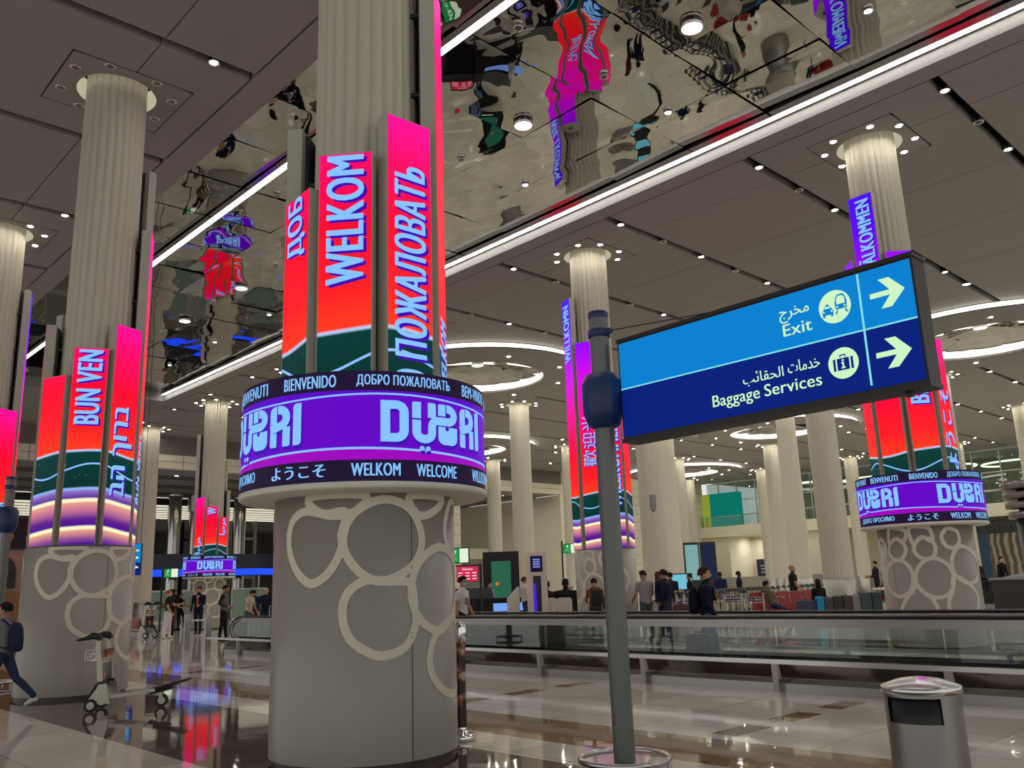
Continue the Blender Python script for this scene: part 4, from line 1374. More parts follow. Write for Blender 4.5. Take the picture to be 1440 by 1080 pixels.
    bl = [(Vector(a), Vector(b2) - Vector(a), r, mi) for a, b2, r, mi in bones]
    for ff in fs:
        c = Vector((0, 0, 0))
        for i in ff: c += Vector(vs[i])
        c /= len(ff)
        best, bm = 9e9, 0
        for a, d, r, mi in bl:
            t = max(0.0, min(1.0, (c - a).dot(d) / max(d.dot(d), 1e-9)))
            q = (c - a - d * t).length - r
            if q < best: best, bm = q, mi
        out.f.append(ff); out.m.append(bm); out.s.append(True)
    for palm, f, side in hands:
        sd2 = f.cross(Vector((0, 1, 0)))
        sd2 = sd2.normalized() if sd2.length > 0.2 else Vector((1, 0, 0))
        inw = Vector((0, -side, 0))
        for k, (o, ln) in enumerate(((-0.03, 0.055), (-0.01, 0.068), (0.01, 0.064), (0.03, 0.048))):
            b0 = palm + sd2 * o - f * 0.01
            out.tube([b0, b0 + f * ln * 0.5 + inw * 0.006, b0 + f * ln * 0.85 + inw * 0.022], [0.0095, 0.009, 0.007], 6, 4)
        b0 = palm - f * 0.05 + sd2 * 0.035
        out.tube([b0, b0 + f * 0.03 + sd2 * 0.02, b0 + f * 0.06 + sd2 * 0.018 + inw * 0.015], [0.012, 0.010, 0.008], 6, 4)
    for y in (-1, 1):
        out.ball(tuple(Hd(0.088, 0.032 * y, 0.172)), 0.012, 8, 5)
    out.build('body', [cloth(top), cloth(sleeve_col or top), cloth(bottom), cloth(shoes), skin(sk), M_EYE], root)
    if hairstyle != 'bald':
        h = MB()
        rr = []
        long = hairstyle == 'long'
        zz = [(0.05 if long else 0.135, .088, .086, -.035), (0.165, .098, .087, -.022), (0.205, .096, .087, -.018), (0.238, .100, .082, -.006), (0.272, .07, .06, -.006), (0.290, .02, .018, -.006)]
        if long: zz.insert(0, (-0.03, .07, .09, -.05))
        for z, rx, ry, ox in zz:
            rr.append([Hd(ox + rx * math.cos(2 * PI * k / 16), ry * math.sin(2 * PI * k / 16), z) for k in range(16)])
        h.loft(rr)
        h.build('hair', cloth(hair), root)
    if cap:
        h = MB()
        rr = []
        for z, rx, ry in ((0.195, .112, .090), (0.23, .108, .087), (0.27, .08, .066), (0.295, .02, .018)):
            rr.append([Hd(rx * math.cos(2 * PI * k / 16), ry * math.sin(2 * PI * k / 16), z) for k in range(16)])
        h.loft(rr)
        h.add([Hd(0.09, -0.07, 0.2), Hd(0.17, -0.05, 0.19), Hd(0.17, 0.05, 0.19), Hd(0.09, 0.07, 0.2), Hd(0.09, -0.07, 0.208), Hd(0.17, -0.05, 0.198), Hd(0.17, 0.05, 0.198), Hd(0.09, 0.07, 0.208)], [(0, 3, 2, 1), (4, 5, 6, 7), (0, 1, 5, 4), (1, 2, 6, 5), (2, 3, 7, 6)])
        h.build('cap', cloth(cap), root)
    if mask:
        h = MB(); rr = []
        for z, rx, ry in ((0.058, .052, .044), (0.09, .090, .064), (0.13, .112, .072), (0.15, .104, .070)):
            rr.append([Hd(0.012 + rx * math.cos(a), ry * math.sin(a), z) for a in [-1.35 + 2.7 * k / 12 for k in range(13)]])
        h.add([q for r0 in rr for q in r0], [(i * 13 + k, i * 13 + k + 1, i * 13 + 14 + k, i * 13 + 13 + k) for i in range(3) for k in range(12)], 0, True)
        h.build('face_mask', cloth(mask), root)
    if tie:
        h = MB(); h.add([T(0.118 * width, -0.05, 0.49), T(0.13 * width, -0.0, 0.30), T(0.118 * width, 0.05, 0.49)], [(0, 1, 2)], 1)
        h.slab([(-0.02, 0.47), (0.02, 0.47), (0.035, 0.2), (0, 0.16), (-0.035, 0.2)], lambda u, v, d: T(0.132 * width + d - max(0, v - 0.4) * 0.15, u, v), 0.008, 0)
        h.build('tie', [cloth(tie), cloth((220, 220, 220))], root)
    if backpack:
        h = MB(); rr = []
        for z, rx, ry in ((0.02, .05, .11), (0.06, .09, .145), (0.22, .10, .15), (0.38, .085, .14), (0.46, .05, .10), (0.48, .02, .05)):
            rr.append([T(-0.19 * width + rx * math.cos(2 * PI * k / 16), ry * math.sin(2 * PI * k / 16), z) for k in range(16)])
        h.loft(rr)
        for y in (-0.1, 0.1):
            h.tube([T(-0.13, y, 0.44), T(-0.02, y, 0.545), T(0.11 * width, y, 0.45), T(0.125 * width, y, 0.3), T(-0.02, y * 1.7, 0.12), T(-0.14, y, 0.08)], [(0.012, 0.024)] * 6, 8)
        h.build('backpack', cloth(backpack), root)
    if extra:
        extra(root, T, Hd, hands)
    return root

def phone(root, T, Hd, hands):
    p, f, s_ = hands[1]
    b = MB(); b.obox(p + f * 0.05, f * 0.07, Vector((0, 0.035, 0)), f.cross(Vector((0, 1, 0))).normalized() * 0.005); b.build('phone', M_BLACK, root)

NAVY, BLACKC, JEANS, DKJ = (24, 28, 48), (22, 21, 23), (78, 96, 120), (36, 44, 66)
STAND = ((3, 3), (-4, 3))
def teeprint(root, T, Hd, hands):
    b = MB()
    for z in (0.30, 0.25, 0.20):
        b.add([T(0.126 - 0.0, y, z2) for y, z2 in ((-0.09, z), (0.05, z), (0.05, z + 0.03), (-0.09, z + 0.03))], [(0, 1, 2, 3)])
    b.build('shirt_print', cloth((60, 60, 60)), root)
BZ = 0.12
person('person in white printed T-shirt and blue face mask on the walkway by the nearest column', (13.05, 15.55, BZ), RIGHT - 25, 1.80, (206, 200, 192), (26, 26, 30), sk='tan', sleeve='short', mask=(150, 180, 205), legs=((8, 4), (-10, 6)), arms=((6, 6, 22, 0), (-8, 8, 18, 0)), headp=6, extra=teeprint)
person('person in navy hooded jacket and blue jeans walking along the moving walkway, hand on chest', (13.05, 8.95, BZ), RIGHT - 10, 1.76, (22, 26, 48), (92, 112, 138), sk='light', hair=(58, 38, 30), legs=((14, 6), (-12, 10)), arms=((-6, 14, 120, 40), (4, 8, 26, 0)), width=1.12, backpack=(18, 20, 36))
person('person in navy suit and orange tie standing with folded hands before the far ring column', (17.15, 38.9, 0), TOWARD, 2.12, (20, 24, 46), (20, 23, 44), sk='tan', legs=STAND, arms=((8, 8, 70, 30), (0, 8, 10, 0)), tie=(214, 96, 66), width=1.08)
person('person in black with dark hair tied back, sitting side-on left of the suited person', (19.6, 46.8, 0), RIGHT - 20, 1.90, (24, 22, 26), (22, 22, 26), sk='light', hair=(52, 36, 28), sleeve='short', legs=((28, 26), (6, 12)), arms=((20, 6, 60, 10), (14, 6, 60, 10)), lean=4, hairstyle='long')
person('person in dark navy T-shirt behind the loaded trolley, looking left', (16.5, 40.3, 0), LEFT + 30, 2.05, (20, 26, 40), (30, 30, 36), sk='dark', sleeve='short', legs=STAND, arms=((30, 8, 40, 0), (30, 8, 40, 0)), heady=20)
person('person with reddish hair in black top and wide white trousers beside the loaded trolley', (15.25, 37.6, 0), RIGHT + 10, 2.0, (26, 24, 28), (212, 206, 204), shoes=(210, 206, 200), sk='light', hair=(150, 84, 54), sleeve='short', legs=((4, 0), (-6, 4)), legw=1.45, arms=((40, 8, 60, 10), (6, 8, 30, 0)))
person('person in dark top and brown trousers standing behind the one in white trousers', (18.9, 45.9, 0), RIGHT, 2.1, (30, 28, 32), (112, 86, 72), sk='mid', legs=STAND, arms=((26, 8, 60, 10), (26, 8, 60, 10)), hairstyle='long')
person('person in grey vest with dark sleeves, hand on hip, behind the walkway end', (15.1, 32.0, 0), RIGHT + 5, 2.08, (96, 94, 94), (22, 22, 26), sk='mid', sleeve_col=(30, 30, 38), legs=((6, 2), (-4, 4)), arms=((-25, 30, 85, 25), (-20, 28, 90, 30)), headp=10, width=1.1)
person('person in cream blouse looking down, beside the one in the grey vest', (16.7, 33.2, 0), RIGHT - 20, 1.9, (208, 192, 170), JEANS, sk='tan', hair=(26, 20, 18), legs=STAND, arms=((10, 10, 20, 0), (24, 8, 20, 0)), headp=35, lean=6, sleeve='short')
person('bald person in dark navy jacket bending forward behind the walkway glass', (16.9, 32.2, 0), TOWARD + 20, 1.98, (26, 30, 48), (40, 46, 62), sk='light', hairstyle='bald', legs=STAND, arms=((24, 8, 20, 0), (24, 8, 20, 0)), lean=14, headp=30)
person('person in white cap and navy sweater looking at a phone behind the walkway glass', (17.5, 32.3, 0), TOWARD - 20, 2.2, (20, 24, 44), (24, 28, 46), sk='light', cap=(222, 218, 212), legs=STAND, arms=((10, 8, 90, 20), (12, 8, 95, 20)), headp=24, extra=phone)
person('person in navy top standing far behind, between grey vest and cream blouse', (21.6, 42.3, 0), TOWARD, 1.9, (28, 38, 66), (30, 32, 44), sk='mid', legs=STAND, arms=((10, 8, 80, 20), (10, 8, 80, 20)), headp=20)
person('person in dark cap half hidden between the bald one and the white cap', (19.0, 34.9, 0), TOWARD, 2.0, (34, 40, 60), (30, 32, 44), sk='tan', cap=(40, 46, 70), legs=STAND)
person('person in grey jacket with navy backpack walking out of view at the left edge', (3.86, 15.88, 0), LEFT + 5, 1.72, (118, 120, 124), (40, 52, 78), shoes=(206, 200, 188), sk='tan', legs=((20, 6), (-26, 22)), arms=((20, 6, 20, 0), (-16, 6, 20, 0)), backpack=(38, 44, 66), lean=3)
person('person with brown sleeves and black backpack seen from behind, left of the sign pole', (19.2, 16.95, 0), AWAY + 8, 1.80, (108, 68, 36), (44, 44, 46), sk='tan', cap=(36, 28, 44), legs=((4, 2), (-6, 6)), arms=((20, 10, 60, 20), (6, 12, 20, 0)), backpack=(36, 38, 38), headp=20)
person('person in light grey T-shirt seen from behind, right of the sign pole', (20.5, 16.15, 0), AWAY + 25, 1.98, (138, 134, 138), (74, 74, 76), sk='tan', hair=(40, 28, 24), sleeve='short', legs=STAND, arms=((14, 10, 40, 15), (14, 10, 40, 15)), headp=22, width=1.1)
person('person in black cap and dark navy jacket beside the one in light grey T-shirt', (21.0, 15.75, 0), LEFT - 20, 1.95, (24, 30, 52), (44, 52, 70), sk='tan', cap=(26, 26, 34), legs=STAND, arms=((14, 8, 40, 10), (10, 8, 30, 0)), headp=12, width=1.1)
person('person in dark navy top half hidden behind the black cap', (22.4, 16.9, 0), TOWARD, 2.0, (26, 30, 46), (30, 32, 44), sk='mid', legs=STAND)
person('person in dark red top standing behind the nested trolleys', (27.4, 20.9, 0), RIGHT, 2.0, (92, 40, 48), (34, 34, 42), sk='tan', hair=(90, 52, 38), legs=STAND, hairstyle='long')
person('person in navy jacket seen from behind, next to the one in dark red', (27.2, 20.2, 0), AWAY, 1.95, (24, 28, 50), (34, 34, 42), sk='tan', legs=STAND, width=1.1)
person('person in black standing before a glowing screen behind the trolleys', (31.8, 22.6, 0), LEFT, 1.9, (22, 22, 26), (26, 26, 30), sk='mid', legs=STAND, arms=((10, 8, 80, 20), (10, 8, 80, 20)))
person('person in dark blue jacket behind the trolley row, left of the navy hooded walker', (34.6, 22.9, 0), AWAY, 1.95, (26, 36, 70), (30, 32, 44), sk='dark', legs=STAND, width=1.1)
person('person in dark coat standing close behind the navy hooded walker', (34.9, 22.1, 0), RIGHT, 1.95, (26, 28, 44), (30, 32, 44), sk='dark', legs=STAND)
person('person in white sweater standing between the black totem and the white kiosk', (23.6, 24.4, 0), RIGHT + 10, 1.98, (212, 206, 198), (36, 40, 60), sk='light', hair=(74, 52, 38), legs=STAND, arms=((4, 10, 30, 0), (4, 10, 30, 0)), width=1.15)
person('person in light blue shirt standing behind the black service desk', (24.4, 27.3, 0), RIGHT - 40, 1.86, (128, 150, 190), (36, 40, 56), sk='light', hair=(40, 30, 26), legs=STAND, tie=(30, 34, 60))
SIT = ((84, 84), (80, 82))
person('person in black suit seated on a white chair, right of the white kiosk', (21.75, 20.5, 0), AWAY - 10, 2.3, (30, 29, 31), (28, 28, 32), sk='dark', hair=(24, 20, 20), legs=SIT, arms=((24, 10, 60, 10), (24, 10, 60, 10)), width=1.25)
person('person in black and red top seated on the other white chair by the kiosk', (21.65, 21.3, 0), AWAY + 10, 2.25, (40, 30, 34), (28, 28, 32), sk='mid', legs=SIT, arms=((24, 10, 60, 10), (24, 10, 60, 10)), width=1.2)
person('bald person in dark uniform vest standing by the trolley row', (31.6, 17.6, 0), RIGHT, 2.08, (34, 38, 44), (30, 32, 38), sk='tan', sleeve='short', hairstyle='bald', legs=STAND, arms=((-4, 8, 16, 0), (4, 8, 30, 0)), width=1.12)
person('person in khaki jacket lounging on the red seats', (28.5, 16.75, 0), RIGHT + 10, 1.85, (112, 108, 84), (52, 62, 92), shoes=(160, 156, 150), sk='tan', cap=(30, 28, 30), legs=((62, 30), (66, 40)), arms=((30, 8, 50, 20), (30, 8, 50, 20)), lean=-18)
person('person with long dark hair seated behind the row of suitcases', (30.3, 15.9, 0), AWAY, 1.9, (30, 28, 34), (28, 28, 34), sk='mid', hairstyle='long', legs=SIT)
person('person in black suit standing far off left of the right screen column', (48.0, 21.7, 0), LEFT, 2.3, (24, 24, 30), (24, 24, 30), sk='tan', legs=STAND, arms=((12, 8, 70, 10), (12, 8, 70, 10)))
person('person in dark jacket reclining on a red seat left of the right screen column', (38.6, 17.1, 0), LEFT + 20, 2.0, (48, 54, 62), (34, 38, 50), sk='tan', legs=((70, 60), (64, 50)), lean=-16)
person('person in black sitting on the edge of the baggage belt at the right edge', (46.6, 14.9, 0.55), TOWARD + 20, 2.1, (22, 21, 24), (22, 21, 24), sk='light', legs=SIT, lean=10)
person('person in black and red sitting on the baggage belt, left of the other', (46.4, 15.9, 0.55), TOWARD, 2.0, (70, 34, 36), (22, 21, 24), sk='light', legs=SIT, lean=10)
# ------------------------------------------------------------------ luggage
def suitcase(label, loc, rz, w, d, h, col, group=None, handle=True, hue=None):
    t = thing('suitcase', label, 'suitcase', loc, rz, group)
    m = mat('case_%d_%d_%d' % col, rgb(*col), 0.45)
    b = MB()
    pts = rect(-w / 2, w / 2, 0.06, h, 0.06, 'tr,tl,br,bl')
    b.slab(pts, lambda u, v, q: Vector((-d / 2 + q, u, v)), d)
    for k in range(4):
        y = -w / 2 + w * (k + 1) / 5
        b.box(-d / 2 - 0.008, -d / 2, y - 0.012, y + 0.012, 0.12, h - 0.08)
    b.build('shell', m, t)
    for x in (-d / 2 + 0.05, d / 2 - 0.05):
        for y in (-w / 2 + 0.06, w / 2 - 0.06):
            wl = MB(); wl.tube([(x, y - 0.015, 0.03), (x, y + 0.015, 0.03)], 0.03, 10); wl.bar((x, y, 0.03), (x, y, 0.075), 0.03, 0.02); wl.build('wheel', M_RUB, t)
    b = MB(); b.tube([(0, -0.1, h), (0, -0.1, h + 0.03), (0, 0.1, h + 0.03), (0, 0.1, h)], 0.012, 8); b.build('carry_handle', M_RUB, t)
    if handle:
        b = MB(); b.tube([(0.08, -0.12, h), (0.08, -0.12, h + 0.38), (0.08, 0.12, h + 0.38), (0.08, 0.12, h)], 0.013, 8); b.build('telescopic_handle', M_CHROME, t)
    return t
suitcase('navy suitcase standing on the moving walkway behind the walking person', (12.85, 9.0, BZ), math.radians(10), 0.44, 0.25, 0.62, (30, 36, 62), handle=True)
suitcase('dark suitcase with raised white handle beside the person in the white cap', (17.0, 31.75, 0), math.radians(TOWARD), 0.5, 0.3, 0.85, (36, 36, 44))
cs = [((52, 60, 88), 0.72, 0.34), ((0, 132, 168), 0.82, 0.24), ((66, 62, 62), 0.8, 0.26), ((40, 36, 36), 0.82, 0.28), ((58, 54, 52), 0.84, 0.26), ((122, 120, 116), 0.84, 0.24), ((44, 70, 72), 0.92, 0.34), ((36, 54, 58), 0.92, 0.3)]
words = ['wide slate blue suitcase, leftmost of the row before the red seats', 'bright teal suitcase second in the row before the red seats', 'dark grey suitcase next to the bright teal one', 'black suitcase in the middle of the row of cases', 'brown-black suitcase just left of the light grey one', 'light grey suitcase in the row before the red seats', 'dark green suitcase next to the light grey one', 'dark teal suitcase at the right end of the row']
px = Vector((28.35, 15.75, 0)); dv = Vector((0.55, -0.83, 0)).normalized()
off = 0.0
for (c, h, d), wd in zip(cs, words):
    wdt = 0.62 if off == 0 else d
    p = px + dv * (off + wdt / 2)
    suitcase(wd, p, math.atan2(dv.y, dv.x) + (PI / 2 if off == 0 else 0), 0.62, d, h * 1.12, c, 'suitcases lined up before the red seats', handle=False)
    off += wdt + 0.03
ob = suitcase('orange suitcase standing behind the walkway, right of the person in light grey', (21.9, 15.25, 0), math.radians(TOWARD), 0.5, 0.3, 0.95, (160, 84, 48))
ob = suitcase('maroon suitcase with white sticker left of the orange one', (21.6, 15.75, 0), math.radians(TOWARD), 0.42, 0.28, 0.95, (96, 44, 44))

# loaded trolley on the left
trolley('baggage_trolley', 'baggage trolley loaded with a pink bag, by the person in wide white trousers', (14.9, 38.9, 0), math.radians(LEFT - 10), 1.5)
t = thing('travel_bag', 'pink rounded bag lying on the loaded trolley', 'bag', (14.45, 39.15, 0.42))
b = MB(); b.loft([[(rx * math.cos(2 * PI * k / 16), ry * math.sin(2 * PI * k / 16), z) for k in range(16)] for z, rx, ry in ((0, .2, .3), (.08, .26, .36), (.3, .27, .37), (.42, .22, .32), (.46, .1, .2))]); b.build('bag', mat('pink_bag', rgb(160, 104, 96), 0.6), t)
b = MB(); b.tube([(0, -0.14, 0.44), (0, -0.1, 0.56), (0, 0.1, 0.56), (0, 0.14, 0.44)], 0.014, 8); b.build('strap', M_RUB, t)
t = thing('duffel_bag', 'big black bag standing at the front of the loaded trolley', 'bag', (13.55, 39.5, 0.0))
b = MB(); b.loft([[(rx * math.cos(2 * PI * k / 16), ry * math.sin(2 * PI * k / 16), z) for k in range(16)] for z, rx, ry in ((0, .2, .2), (.15, .34, .34), (.8, .36, .36), (1.15, .26, .26), (1.3, .1, .1))]); b.build('bag', mat('black_bag', rgb(26, 26, 30), 0.7), t)
b = MB(); b.tube([(-0.2, -0.2, 1.1), (-0.28, 0, 1.32), (-0.2, 0.2, 1.1)], 0.02, 8); b.build('strap', M_RUB, t)

# long nested row of trolleys
proto = None
ROW = [(25.0 + 0.5 * k, 18.6 + 0.06 * k) for k in range(18)] + [(35.9 + 0.5 * k, 20.1) for k in range(7)]
for k, (x, y) in enumerate(ROW):
    if proto is None:
        proto = trolley('baggage_trolley', 'empty baggage trolley nested in the long row behind the red seats', (x, y, 0), math.radians(8), 1.25, 'nested trolleys in the long row', board=False)
    else:
        o = copy_tree(proto); o.location = (x, y, 0)
for k, (x, y) in enumerate(((24.1, 17.5), (24.9, 17.0), (25.7, 16.6), (26.4, 16.2))):
    o = copy_tree(proto); o.location = (x, y, 0); o.rotation_euler = (0, 0, math.radians(TOWARD + 175))
    o['label'] = ['trolley with a purple board, nearest the person in the black cap', 'second trolley with a purple board right of the black cap', 'third trolley with a purple board right of the black cap', 'trolley with a purple board just left of the navy hooded walker'][k]
    o['group'] = 'trolleys with purple boards facing the walkway'

# ------------------------------------------------------------------ red seats
M_RED = mat('red_seat', rgb(150, 42, 44), 0.5)
def seat_row(label, loc, rz, n):
    t = thing('bench_seats', label, 'seats', loc, rz)
    for k in range(n):
        y = (k - (n - 1) / 2) * 0.66
        b = MB(); b.slab(rect(-0.29, 0.29, -0.27, 0.27, 0.08, 'tr,tl,br,bl'), lambda u, v, d: Vector((v, y + u, 0.45 + d + 0.05 * v)), 0.06); b.build('seat', M_RED, t)
        b = MB(); b.slab(rect(-0.29, 0.29, 0.0, 0.62, 0.09, 'tr,tl'), lambda u, v, d: Vector((-0.25 - 0.22 * v + d, y + u, 0.50 + v)), 0.05); b.build('backrest', M_RED, t)
    L = n * 0.33
    b = MB(); b.bar((0, -L, 0.40), (0, L, 0.40), 0.08, 0.06); b.build('beam', M_STEEL, t)
    for y in (-L + 0.25, L - 0.25):
        b = MB(); b.bar((0, y, 0.03), (0, y, 0.40), 0.06, 0.06); b.bar((-0.32, y, 0.02), (0.32, y, 0.02), 0.06, 0.04); b.build('leg', M_STEEL, t)
seat_row('row of red seats behind the line of suitcases', (29.4, 16.55, 0), math.radians(TOWARD + 30), 5)
seat_row('pair of red seats left of the right screen column', (38.4, 17.0, 0), math.radians(LEFT + 30), 2)

# ------------------------------------------------------------------ kiosk area
def kiosk(name, label, cat, loc, rz): return thing(name, label, cat, loc, rz)
t = kiosk('kiosk_tower', 'tall white kiosk tower with a small screen and a violet slot', 'kiosk', (20.9, 21.0, 0), math.radians(TOWARD))
b = MB(); b.box(-0.25, 0.25, -0.34, 0.34, 0.0, 2.72); b.build('cabinet', M_WHITE, t)
b = MB(); b.box(0.25, 0.262, -0.2, 0.2, 2.08, 2.60); b.build('screen', glow('kiosk_screen', rgb(14, 14, 34), 1), t)
b = MB()
for k in range(4): b.box(0.263, 0.268, -0.12, 0.12, 2.22 + 0.08 * k, 2.27 + 0.08 * k)
b.build('screen_text', glow('kiosk_text', rgb(120, 130, 220), 1), t)
b = MB(); b.box(0.25, 0.256, -0.13, 0.13, 0.35, 1.95, 0); b.box(0.256, 0.262, -0.12, -0.04, 0.7, 1.7, 1); b.build('slot', [M_DARKGREY, glow('violet_light', rgb(70, 30, 230), 1)], t)
t = kiosk('totem_screen', 'black advertising totem with a tall green screen', 'totem', (25.9, 28.2, 0), math.radians(TOWARD))
b = MB(); b.box(-0.2, 0.2, -0.78, 0.78, 0.0, 3.12); b.build('cabinet', M_BLACK, t)
b = MB(); b.box(0.2, 0.21, -0.42, 0.42, 0.95, 2.72); b.build('screen', glow('green_screen', rgb(40, 96, 74), 1), t)
b = MB(); b.box(0.2, 0.212, -0.25, 0.25, 0.52, 0.64); b.box(0.211, 0.216, -0.25, -0.12, 1.7, 1.82, 1); b.build('screen_marks', [glow('pale_mark', rgb(220, 235, 235), 1), glow('orange_mark', rgb(220, 110, 50), 1)], t)
t = kiosk('service_desk', 'long black service desk with a glowing blue strip', 'desk', (23.3, 25.7, 0), math.radians(TOWARD + 12))
b = MB(); b.box(-0.4, 0.4, -1.9, 1.5, 0.0, 1.15); b.box(-0.5, 0.5, -2.0, 1.6, 1.15, 1.22); b.slab([(0.1, 1.22), (0.5, 1.22), (0.1, 1.62)], lambda u, v, d: Vector((u, -2.0 + d, v)), 1.8); b.build('counter', M_BLACK, t)
b = MB(); b.box(0.4, 0.41, -0.2, 1.8, 0.72, 1.02); b.build('light_strip', glow('blue_strip', rgb(120, 160, 240), 1), t)
t = kiosk('podium', 'white angled podium between the black desk and the white kiosk', 'podium', (21.25, 22.55, 0), math.radians(TOWARD))
b = MB(); b.slab([(-0.22, 0), (0.22, 0), (0.22, 1.62), (0.14, 1.62), (-0.22, 1.25)], lambda u, v, d: Vector((-0.3 + d, u, v)), 0.6); b.build('body', M_WHITE, t)
b = MB(); b.slab([(-0.21, 1.27), (0.14, 1.64), (0.14, 1.67), (-0.21, 1.30)], lambda u, v, d: Vector((-0.26 + d, u, v)), 0.52); b.build('top_panel', M_BLACK, t)
def chair(label, loc, rz):
    t = thing('office_chair', label, 'chair', loc, rz)
    b = MB(); b.slab(rect(-0.27, 0.27, -0.26, 0.26, 0.08, 'tr,tl,br,bl'), lambda u, v, d: Vector((v, u, 0.5 + d)), 0.07); b.build('seat', M_WHITE, t)
    b = MB(); b.slab(rect(-0.25, 0.25, 0.25, 0.72, 0.09, 'tr,tl,br,bl'), lambda u, v, d: Vector((-0.3 - 0.06 * v + d, u, 0.5 + v)), 0.05); b.build('backrest', M_WHITE, t)
    b = MB(); b.tube([(0, 0, 0.06), (0, 0, 0.5)], 0.03, 10); b.bar((-0.25, 0, 0.5), (-0.3, 0, 0.7), 0.06, 0.02); b.build('stem', M_CHROME, t)
    for k in range(5):
        a = 2 * PI * k / 5
        b = MB(); b.bar((0, 0, 0.07), (0.28 * math.cos(a), 0.28 * math.sin(a), 0.05), 0.04, 0.03); b.ball((0.28 * math.cos(a), 0.28 * math.sin(a), 0.028), 0.028, 8); b.build('leg', M_CHROME, t)
chair('white office chair, right of the white kiosk, under the person in black suit', (21.5, 20.3, 0), math.radians(AWAY - 10))
chair('white office chair close to the white kiosk', (21.36, 21.0, 0), math.radians(AWAY + 10))
t = kiosk('check_in_desk', 'low grey desk before the two white chairs', 'desk', (23.3, 22.1, 0), math.radians(AWAY))
b = MB(); b.box(-0.35, 0.35, -1.4, 1.4, 1.05, 1.12); b.box(0.25, 0.33, -1.4, 1.4, 0.0, 1.05); b.box(-0.3, 0.3, -1.4, -1.3, 0, 1.05); b.box(-0.3, 0.3, 1.3, 1.4, 0, 1.05); b.build('table', M_DARKGREY, t)
b = MB(); b.box(-0.05, 0.0, -1.2, -0.7, 1.25, 1.6, 0); b.box(-0.06, -0.05, -1.17, -0.73, 1.28, 1.57, 1); b.box(-0.05, 0.0, -0.98, -0.92, 1.12, 1.25); b.build('monitor', [M_BLACK, glow('monitor_blue', rgb(90, 140, 240), 1)], t)

# flight board, big picture wall, exit signs
t = kiosk('flight_board', 'small red airline board on a post, right of the nearest column', 'board', (21.9, 25.75, 0), math.radians(TOWARD))
b = MB(); b.box(-0.06, 0.0, -0.42, 0.42, 1.86, 2.46); b.tube([(-0.05, 0.5, 0), (-0.05, 0.5, 2.52)], 0.05, 10); b.bar((-0.05, 0.5, 2.48), (-0.05, -0.45, 2.48), 0.05, 0.05); b.build('frame', M_DARKGREY, t)
b = MB(); b.box(0.0, 0.01, -0.40, 0.40, 1.88, 2.44); b.build('screen', glow('red_board', rgb(205, 40, 84), 1), t)
b = MB()
put_text(b, 'Emirates', lambda u, v, d: Vector((0.014, -0.2 + u, 2.30 + v)), 0.4, 0.09, 0.02)
for k in range(3):
    for y0 in (-0.36, -0.08, 0.18):
        b.box(0.012, 0.014, y0, y0 + 0.16, 2.18 - 0.11 * k, 2.215 - 0.11 * k)
b.build('board_text', glow('board_white', rgb(250, 225, 225), 1), t)

def night_city():
    m = D.materials.new('night_city_picture'); m.use_nodes = True
    nt = m.node_tree; b = nt.nodes['Principled BSDF']
    tc = nt.nodes.new('ShaderNodeTexCoord'); sp = nt.nodes.new('ShaderNodeSeparateXYZ'); nt.links.new(tc.outputs['Object'], sp.inputs[0])
    vo = nt.nodes.new('ShaderNodeTexVoronoi'); vo.inputs['Scale'].default_value = 4.0
    nt.links.new(tc.outputs['Object'], vo.inputs['Vector'])
    lt = nt.nodes.new('ShaderNodeMath'); lt.operation = 'LESS_THAN'; lt.inputs[1].default_value = 0.25; nt.links.new(vo.outputs['Distance'], lt.inputs[0])
    nz = nt.nodes.new('ShaderNodeTexNoise'); nz.inputs['Scale'].default_value = 2.2
    nt.links.new(tc.outputs['Object'], nz.inputs['Vector'])
    ad = nt.nodes.new('ShaderNodeMath'); ad.operation = 'MULTIPLY_ADD'; ad.inputs[1].default_value = -5.0; nt.links.new(nz.outputs['Fac'], ad.inputs[0]); nt.links.new(sp.outputs['Z'], ad.inputs[2])
    g = nt.nodes.new('ShaderNodeMath'); g.operation = 'LESS_THAN'; g.inputs[1].default_value = 2.2; nt.links.new(ad.outputs[0], g.inputs[0])
    mu = nt.nodes.new('ShaderNodeMath'); mu.operation = 'MULTIPLY'; nt.links.new(g.outputs[0], mu.inputs[0]); nt.links.new(lt.outputs[0], mu.inputs[1])
    mx = nt.nodes.new('ShaderNodeMix'); mx.data_type = 'RGBA'; mx.inputs['A'].default_value = rgb(10, 16, 44); mx.inputs['B'].default_value = rgb(150, 110, 70)
    nt.links.new(mu.outputs[0], mx.inputs['Factor'])
    b.inputs['Base Color'].default_value = (0.01, 0.01, 0.01, 1)
    nt.links.new(mx.outputs['Result'], b.inputs['Emission Color']); b.inputs['Emission Strength'].default_value = 0.9
    return m
t = kiosk('city_billboard', 'tall dark blue night-city billboard right behind the nearest column', 'billboard', (42.3, 55.9, 0), -PI / 2)
b = MB(); b.box(-0.2, 0.0, -2.7, 3.2, 1.2, 9.4); b.box(-0.2, -0.1, -2.6, -2.4, 0, 1.2); b.box(-0.2, -0.1, 2.9, 3.1, 0, 1.2); b.build('frame', M_BLACK, t)
b = MB(); b.poly([(0.01, -2.6, 1.3), (0.01, 3.1, 1.3), (0.01, 3.1, 9.3), (0.01, -2.6, 9.3)]); b.build('picture', night_city(), t)
b = MB(); put_text(b, 'BAZAAR', lambda u, v, d: Vector((0.02, 0.4 + u, 1.75 + v)), 2.4, 0.5, 0.02); b.build('lettering', glow('billboard_text', rgb(120, 110, 120), 1), t)

